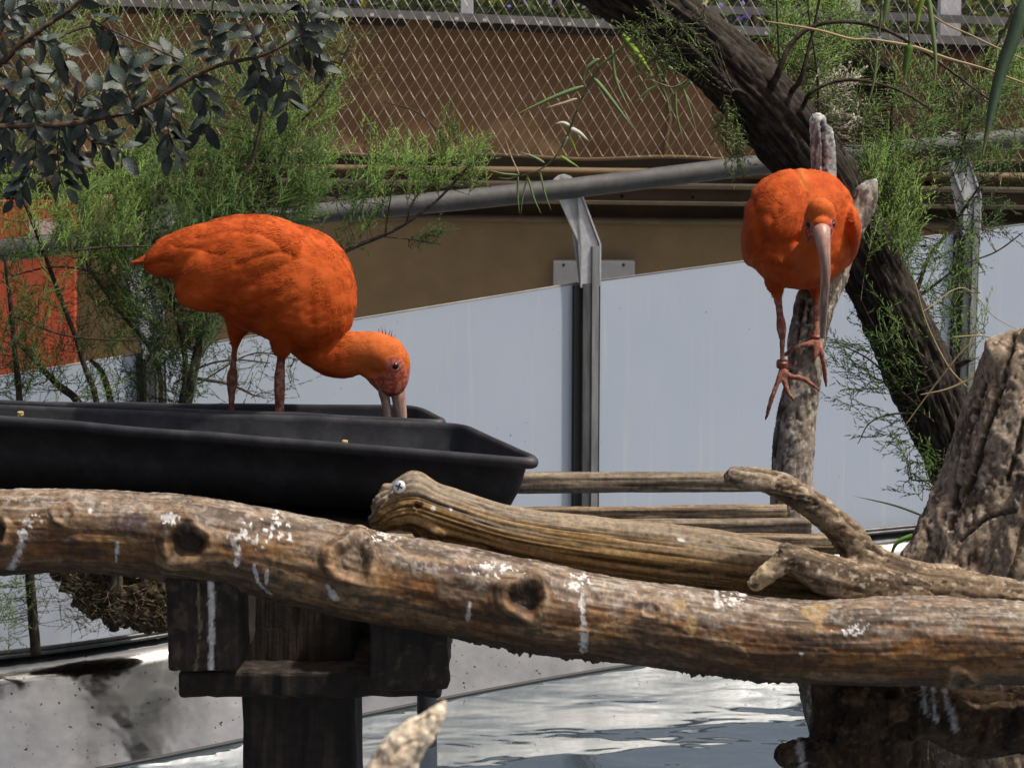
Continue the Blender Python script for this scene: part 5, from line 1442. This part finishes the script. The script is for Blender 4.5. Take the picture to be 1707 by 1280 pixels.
# --- broad-leaved branch in the upper left
def oval_leaf():
    n, V, F = 9, [], []
    for i in range(n):
        t = i / (n - 1); w = 0.25 * (math.sin(math.pi * min(1, t * 0.98 + 0.01)) ** 0.75) * (1.05 - 0.2 * t)
        z = -0.10 * t * t + 0.05 * math.sin(t * 5)
        V += [(t, -w, z + 0.10 * w / 0.25 * 0.5), (t, 0, z), (t, w, z + 0.10 * w / 0.25 * 0.5)]
    for i in range(n - 1):
        a = i * 3; F += [(a, a + 1, a + 4, a + 3), (a + 1, a + 2, a + 5, a + 4)]
    return np.array(V), F
LEAF_MESH = []
LV, LF = oval_leaf()
for q, cc in enumerate(((0.014, 0.023, 0.018), (0.019, 0.030, 0.023), (0.025, 0.038, 0.028), (0.040, 0.053, 0.040))):
    me = mesh_data('leaf', LV, LF, True, np.tile(np.array(cc), (len(LV), 1)) * (1 + 0.35 * (np.abs(LV[:, 1:2]) < 0.01)))
    LEAF_MESH.append(me)
def _gloss():
    n = NT('glossy_leaf'); a = n.n('Attribute', attribute_name='Col').outputs['Color']
    g = n.ramp(n.noise(9, 4), [(0.3, (0.75, 0.75, 0.75)), (0.7, (1.25, 1.25, 1.25))]); n.base(n.mixc(1.0, a, g, 'MULTIPLY'))
    n.set(Roughness=0.45, Specular_IOR_Level=0.5); n.bump(n.noise(14, 3), 0.2, 0.02)
    return n.m
MAT['gloss'] = _gloss()
for me in LEAF_MESH: me.materials.append(MAT['gloss'])
from mathutils import Matrix
def put_leaf(root, p, d, L, rnd, meshes=LEAF_MESH, name='leaf', wid=1.0):
    d = unit(d); nrm_ = unit(np.array([rnd.normal(0, 0.5), -0.75 + rnd.normal(0, 0.3), 0.75 + rnd.normal(0, 0.4)]))
    s = unit(np.cross(nrm_, d)); nrm_ = np.cross(d, s)
    M = Matrix(((d[0] * L, s[0] * L * wid, nrm_[0] * L, 0), (d[1] * L, s[1] * L * wid, nrm_[1] * L, 0), (d[2] * L, s[2] * L * wid, nrm_[2] * L, 0), (0, 0, 0, 1)))
    o = bpy.data.objects.new(name, meshes[rnd.integers(len(meshes))]); o.parent = root
    loc = np.array(p) - wloc(root); M.translation = Vector(loc.tolist()); o.matrix_local = M
    COL.objects.link(o); return o
lb = empty('leafy_branch', W(0, 210, 4.4), 'branch of dark oval grey-green leaves hanging over the tamarisk bushes', 'branch')
YB = 4.4
bst = [[(-120, 230, 6, YB), (0, 212, 5.5, YB), (110, 208, 5, YB), (180, 195, 4.6, YB), (225, 183, 4.4, YB), (270, 160, 4.2, YB), (320, 130, 4, YB), (370, 108, 3.6, YB), (440, 92, 3, YB), (500, 60, 2, YB)], [(-120, 200, 6, YB + .1), (0, 108, 5, YB + .1), (30, 78, 4.6, YB + .1), (75, 45, 4.2, YB + .1), (115, 18, 3.8, YB + .1), (170, -30, 3, YB + .1)],
       [(100, 60, 1.6, YB), (160, 45, 1.6, YB), (230, 70, 1.8, YB), (300, 100, 1.6, YB)]]
tws = [[(60, 210), (58, 260), (45, 300), (20, 330)], [(100, 208), (96, 250), (100, 290), (108, 318)], [(30, 90), (60, 130), (70, 170)], [(140, 204), (150, 235), (190, 245), (210, 262)], [(225, 184), (250, 205), (262, 235), (290, 262)], [(275, 158), (285, 185), (280, 215), (292, 250)], [(320, 132), (345, 165), (350, 200), (335, 225)], [(420, 98), (432, 120), (430, 150), (425, 175)], [(450, 90), (470, 120), (480, 150), (478, 185)], [(0, 130), (20, 170), (18, 210)], [(60, 62), (110, 90), (100, 130)], [(150, 30), (190, 60), (200, 95)], [(20, 212), (10, 250), (15, 290)],
       [(500, 60), (530, 40), (545, 20)], [(480, 70), (520, 85), (545, 130)], [(370, 108), (350, 70), (360, 30)], [(440, 92), (420, 60), (400, 15)], [(110, 208), (130, 170), (160, 150)], [(180, 195), (170, 160), (200, 140)], [(320, 130), (290, 100), (250, 90)], [(225, 183), (210, 140), (225, 110)], [(60, 130), (50, 160), (60, 200)], [(140, 204), (120, 240), (140, 280)], [(0, 40), (20, 20), (60, 0)], [(0, 60), (10, 35), (5, 5)], [(500, 62), (515, 20), (500, -10)]]
pts = stem_tubes(lb, bst + [[(u, v, 1.5 - 0.25 * i, YB + 0.02 * ((j * 7) % 5 - 2)) for i, (u, v) in enumerate(t)] for j, t in enumerate(tws)], (0.075, 0.05, 0.035))
nl = 0
for j, t in enumerate(tws):
    Yt = YB + 0.02 * ((j * 7) % 5 - 2); C_ = catmull([tuple(W(u, v, Yt)) for u, v in t], 40)
    Ltot = np.linalg.norm(np.diff(C_, axis=0), axis=1).sum(); n = max(3, int(Ltot / (15 * px(YB))))
    for i in range(n + 1):
        k = min(39, int((i + 0.4) / (n + 0.4) * 39)); T = unit(C_[min(39, k + 1)] - C_[max(0, k - 1)])
        sd = unit(np.cross(T, np.array([0.1, -1, 0.2])))
        for s in ((-1, 1) if i < n else (0,)):
            d = T * 0.65 + sd * s * 0.85 + rv.normal(0, 0.22, 3) + np.array([0, 0, -0.18]); put_leaf(lb, C_[k] + rv.normal(0, 0.003, 3), d, rv.uniform(28, 46) * px(YB), rv); nl += 1
for st_ in bst[:2]:
    C_ = catmull([tuple(W(u, v, Y)) for u, v, r, Y in st_], 60)
    for k in range(12, 59, 3):
        T = unit(C_[k + 1] - C_[k - 1])
        for s in (-1, 1):
            if rv.random() < 0.8:
                sd = unit(np.cross(T, np.array([0.1, -1, 0.2]))); put_leaf(lb, C_[k], T * 0.5 + sd * s + rv.normal(0, 0.3, 3), rv.uniform(22, 36) * px(YB), rv); nl += 1

# --- reeds
def blade(root, pts_px, w, Y, col, name='leaf', yj=0.0):
    P = np.array([W(u, v, Y + yj * i) for i, (u, v) in enumerate(pts_px)]); C_ = catmull(P, 22); n = len(C_); V, F = [], []
    for i in range(n):
        t = i / (n - 1); T = unit(C_[min(n - 1, i + 1)] - C_[max(0, i - 1)]); s = unit(np.cross(T, np.array([0.25, -1, 0.35])))
        ww = 0.5 * w * px(Y) * (min(1, t * 7 + 0.25) * (1 - t ** 2.2) + 0.03); nn = np.cross(s, T)
        V += [C_[i] - s * ww, C_[i] + nn * ww * 0.35, C_[i] + s * ww, C_[i] - nn * 0.0004]
    for i in range(n - 1):
        a = i * 4
        for k in range(4): F.append((a + k, a + (k + 1) % 4, a + 4 + (k + 1) % 4, a + 4 + k))
    F += [(0, 3, 2, 1), (4 * n - 4, 4 * n - 3, 4 * n - 2, 4 * n - 1)]
    c = np.tile(np.array(col), (len(V), 1)); t = np.repeat(np.linspace(0, 1, n), 4); c = mix(c, (0.36, 0.28, 0.13), sstep(0.75, 1.0, t) * 0.7)
    mk(name, V, F, MAT['leaf'], root, col=c)
GL, GR, DRY = (0.24, 0.38, 0.04), (0.20, 0.28, 0.11), (0.55, 0.46, 0.30)
WHT = (0.60, 0.60, 0.50)
YR = 5.0
rd = empty('reed_cane', W(1065, 50, YR), 'drooping reed cane with long pale leaves hanging in front of the canvas', 'reed')
stem_tubes(rd, [[(1120, -40, 3, YR), (1065, 52, 2.6, YR), (1030, 85, 2.4, YR), (1000, 112, 2.2, YR), (978, 148, 2, YR), (962, 185, 1.8, YR), (948, 220, 1.6, YR), (928, 258, 1.4, YR), (905, 280, 1.2, YR), (868, 294, 0.8, YR)]], (0.10, 0.13, 0.045), 'stem', 'leaf')
for q, w, col in (([(1038, 58), (1063, 91), (1091, 130)], 13, GL), ([(1020, 76), (1027, 134), (1054, 192)], 6, GR), ([(999, 98), (978, 116), (971, 140)], 8, GR), ([(973, 144), (925, 162), (857, 193)], 8, GR), ([(962, 165), (940, 172), (908, 181)], 6, DRY), ([(987, 127), (1013, 158), (1057, 216)], 8, GR), ([(950, 210), (938, 205), (925, 207)], 7, WHT), ([(950, 214), (966, 222), (982, 236)], 9, WHT), ([(948, 225), (955, 240), (962, 257)], 5, GL), ([(908, 272), (890, 262), (866, 253)], 5, GR), ([(934, 260), (950, 270), (968, 281)], 5, GL), ([(866, 292), (840, 290), (816, 284)], 4, GR), ([(866, 292), (852, 260), (841, 227)], 2.5, DRY), ([(864, 295), (863, 325), (866, 358)], 4, GR), ([(880, 292), (872, 325), (868, 360)], 3, GR), ([(880, 295), (890, 330), (903, 358)], 4, GR), ([(899, 283), (908, 320), (919, 352)], 4, GR), ([(866, 292), (848, 298), (830, 296)], 3, GR), ([(945, 228), (940, 240), (936, 246)], 7, WHT)):
    blade(rd, q, w, YR, col)
rd = empty('reed_cane', W(1150, 60, 4.9), 'reed leaves hanging beside the leaning trunk above the hook bracket', 'reed')
stem_tubes(rd, [[(1180, 20, 2, 4.9), (1165, 90, 1.8, 4.9), (1150, 128, 1.6, 4.9), (1125, 145, 1.5, 4.9), (1100, 140, 1.2, 4.9), (1082, 132, 0.8, 4.9)]], (0.14, 0.16, 0.06), 'stem', 'leaf')
for q, w, col in (([(1080, 75), (1095, 110), (1104, 140)], 6, GR), ([(1100, 100), (1120, 115), (1140, 128)], 9, GR), ([(1096, 142), (1080, 152), (1058, 172)], 5, GR), ([(1103, 140), (1112, 165), (1116, 190)], 5, GR), ([(1126, 146), (1128, 190), (1140, 238)], 5, GR), ([(1136, 140), (1148, 175), (1162, 220)], 4, GR), ([(1150, 128), (1145, 140), (1130, 150)], 8, GR), ([(1172, 100), (1174, 120), (1178, 146)], 8, WHT)):
    blade(rd, q, w, 4.9, col)
rd = empty('reed_cane', W(1690, 0, 3.9), 'broad grey-green reed leaves hanging near the second hook bracket', 'reed')
stem_tubes(rd, [[(1760, -140, 4, 3.95), (1735, -60, 3.5, 3.92), (1706, 10, 3, 3.9)], [(1600, -160, 3, 4.0), (1555, -60, 2.6, 4.0), (1546, 0, 2, 4.0)], [(1500, -160, 2.6, 4.1), (1510, -40, 2.2, 4.1), (1516, 75, 1.6, 4.1)], [(1460, -160, 2.2, 4.1), (1470, -30, 1.8, 4.1), (1466, 60, 1.4, 4.1)]], (0.12, 0.15, 0.07), 'stem', 'leaf')
for q, w, col, Y in (([(1712, -10), (1690, 60), (1663, 140), (1636, 268)], 26, (0.11, 0.17, 0.10), 3.9), ([(1547, -10), (1556, 60), (1560, 110), (1556, 150)], 10, GR, 4.0), ([(1517, 72), (1512, 100), (1507, 138)], 15, (0.10, 0.20, 0.03), 4.1), ([(1463, 85), (1456, 140), (1440, 196)], 5, GR, 4.1), ([(1482, -30), (1478, 10), (1471, 45)], 14, GR, 4.05), ([(1540, -10), (1532, 20), (1528, 55)], 10, GL, 4.05)):
    blade(rd, q, w, Y, col)
# dry straw stalks
for st_, lab in (([(1275, 36, 2.2, 4.3), (1360, 50, 3.5, 4.3), (1420, 66, 4, 4.3), (1450, 66, 3, 4.3), (1520, 78, 5, 4.3), (1580, 98, 4, 4.3), (1650, 118, 3, 4.3), (1760, 160, 3, 4.3)], 'long dry tan cane arching across the right tamarisk foliage'),
                 ([(1500, -30, 2, 4.25), (1560, 30, 2.4, 4.25), (1620, 60, 2.6, 4.25), (1680, 88, 2.6, 4.25), (1780, 130, 2.4, 4.25)], 'thin tan cane slanting above the broad white post'),
                 ([(1525, 470, 1.6, 4.38), (1545, 540, 2.6, 4.38), (1580, 610, 3, 4.38), (1612, 645, 1.6, 4.38)], 'bent dry straw hanging over the leaning trunk'),
                 ([(1508, 710, 1.4, 4.36), (1560, 640, 2, 4.36), (1600, 590, 2, 4.36), (1625, 564, 1.2, 4.36)], 'dry straw slanting up to the right over the trunk base'),
                 ([(1588, 562, 2, 4.35), (1640, 560, 2, 4.35), (1675, 572, 1.2, 4.35)], 'short pale straw lying level beside the stump top'), ([(1534, 658, 1.2, 4.36), (1580, 648, 2.4, 4.36), (1625, 628, 3, 4.36)], 'stubby dry stalk lying across the trunk base'),
                 ([(1538, 520, 1.4, 4.4), (1605, 480, 1.4, 4.45), (1660, 530, 1.2, 4.45), (1720, 560, 1, 4.45)], 'dark wiry stem arching over to the stump')):
    V, F = tube([q[:3] + (q[3] * 0.62,) for q in ppath(st_)], 40, 8, ref=(0.1, -1, 0.3)); o = mk('dry_stalk', V, F, MAT['straw']); tag(o, lab, 'stalk')
# grass blades at the ledge
g1 = empty('grass_tuft', W(1545, 945, 3.75), 'curved green grass blades at the foot of the stump', 'grass')
blade(g1, [(1545, 862), (1490, 842), (1420, 826)], 4, 3.75, GD); blade(g1, [(1530, 890), (1495, 905), (1482, 940)], 9, 3.75, (0.14, 0.28, 0.05))

# --- hedge beyond the netting
def hedge():
    hg = empty('flowering_hedge', (0, 10.2, 1.4), 'leafy hedge with purple flowers behind the top rail of the netting', 'hedge')
    n = 9000; rh = np.random.default_rng(4)
    u = rh.uniform(-300, 2050, n); v = rh.uniform(-140, 110, n); Y = rh.uniform(9.8, 10.6, n)
    keep = vnoise(np.stack([u / 60, v / 45, Y], 1)) > -0.25
    u, v, Y = u[keep], v[keep], Y[keep]; P = np.array([W(a, b, c_) for a, b, c_ in zip(u, v, Y)]); n = len(P)
    d = rh.normal(0, 1, (n, 3)); d /= np.linalg.norm(d, axis=1)[:, None]; s = np.cross(d, rh.normal(0, 1, (n, 3))); s /= np.linalg.norm(s, axis=1)[:, None]; L = rh.uniform(0.03, 0.07, n)[:, None]
    V = np.stack([P, P + d * L * 0.5 + s * L * 0.3, P + d * L, P + d * L * 0.5 - s * L * 0.3], 1).reshape(-1, 3); F = np.arange(n * 4).reshape(-1, 4)
    c = np.array([(0.05, 0.085, 0.02), (0.10, 0.14, 0.03), (0.03, 0.05, 0.015), (0.22, 0.24, 0.05)])[rh.integers(0, 4, n)]
    pf = (rh.random(n) < 0.06); c[pf] = (0.16, 0.12, 0.42)
    tag(mk('foliage', V, F, MAT['leaf'], hg, smooth=False, col=np.repeat(c, 4, 0)), kind='stuff')
    st = [[(u_, 160, 10, 10.3), (u_ + 20, 60, 8, 10.3), (u_ - 15, -60, 5, 10.3)] for u_ in range(-200, 2000, 160)]
    stem_tubes(hg, st, (0.05, 0.035, 0.025), 'stem')
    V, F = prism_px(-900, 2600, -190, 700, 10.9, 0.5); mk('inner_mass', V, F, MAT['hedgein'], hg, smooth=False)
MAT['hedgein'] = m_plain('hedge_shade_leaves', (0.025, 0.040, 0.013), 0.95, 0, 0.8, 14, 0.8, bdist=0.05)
hedge()
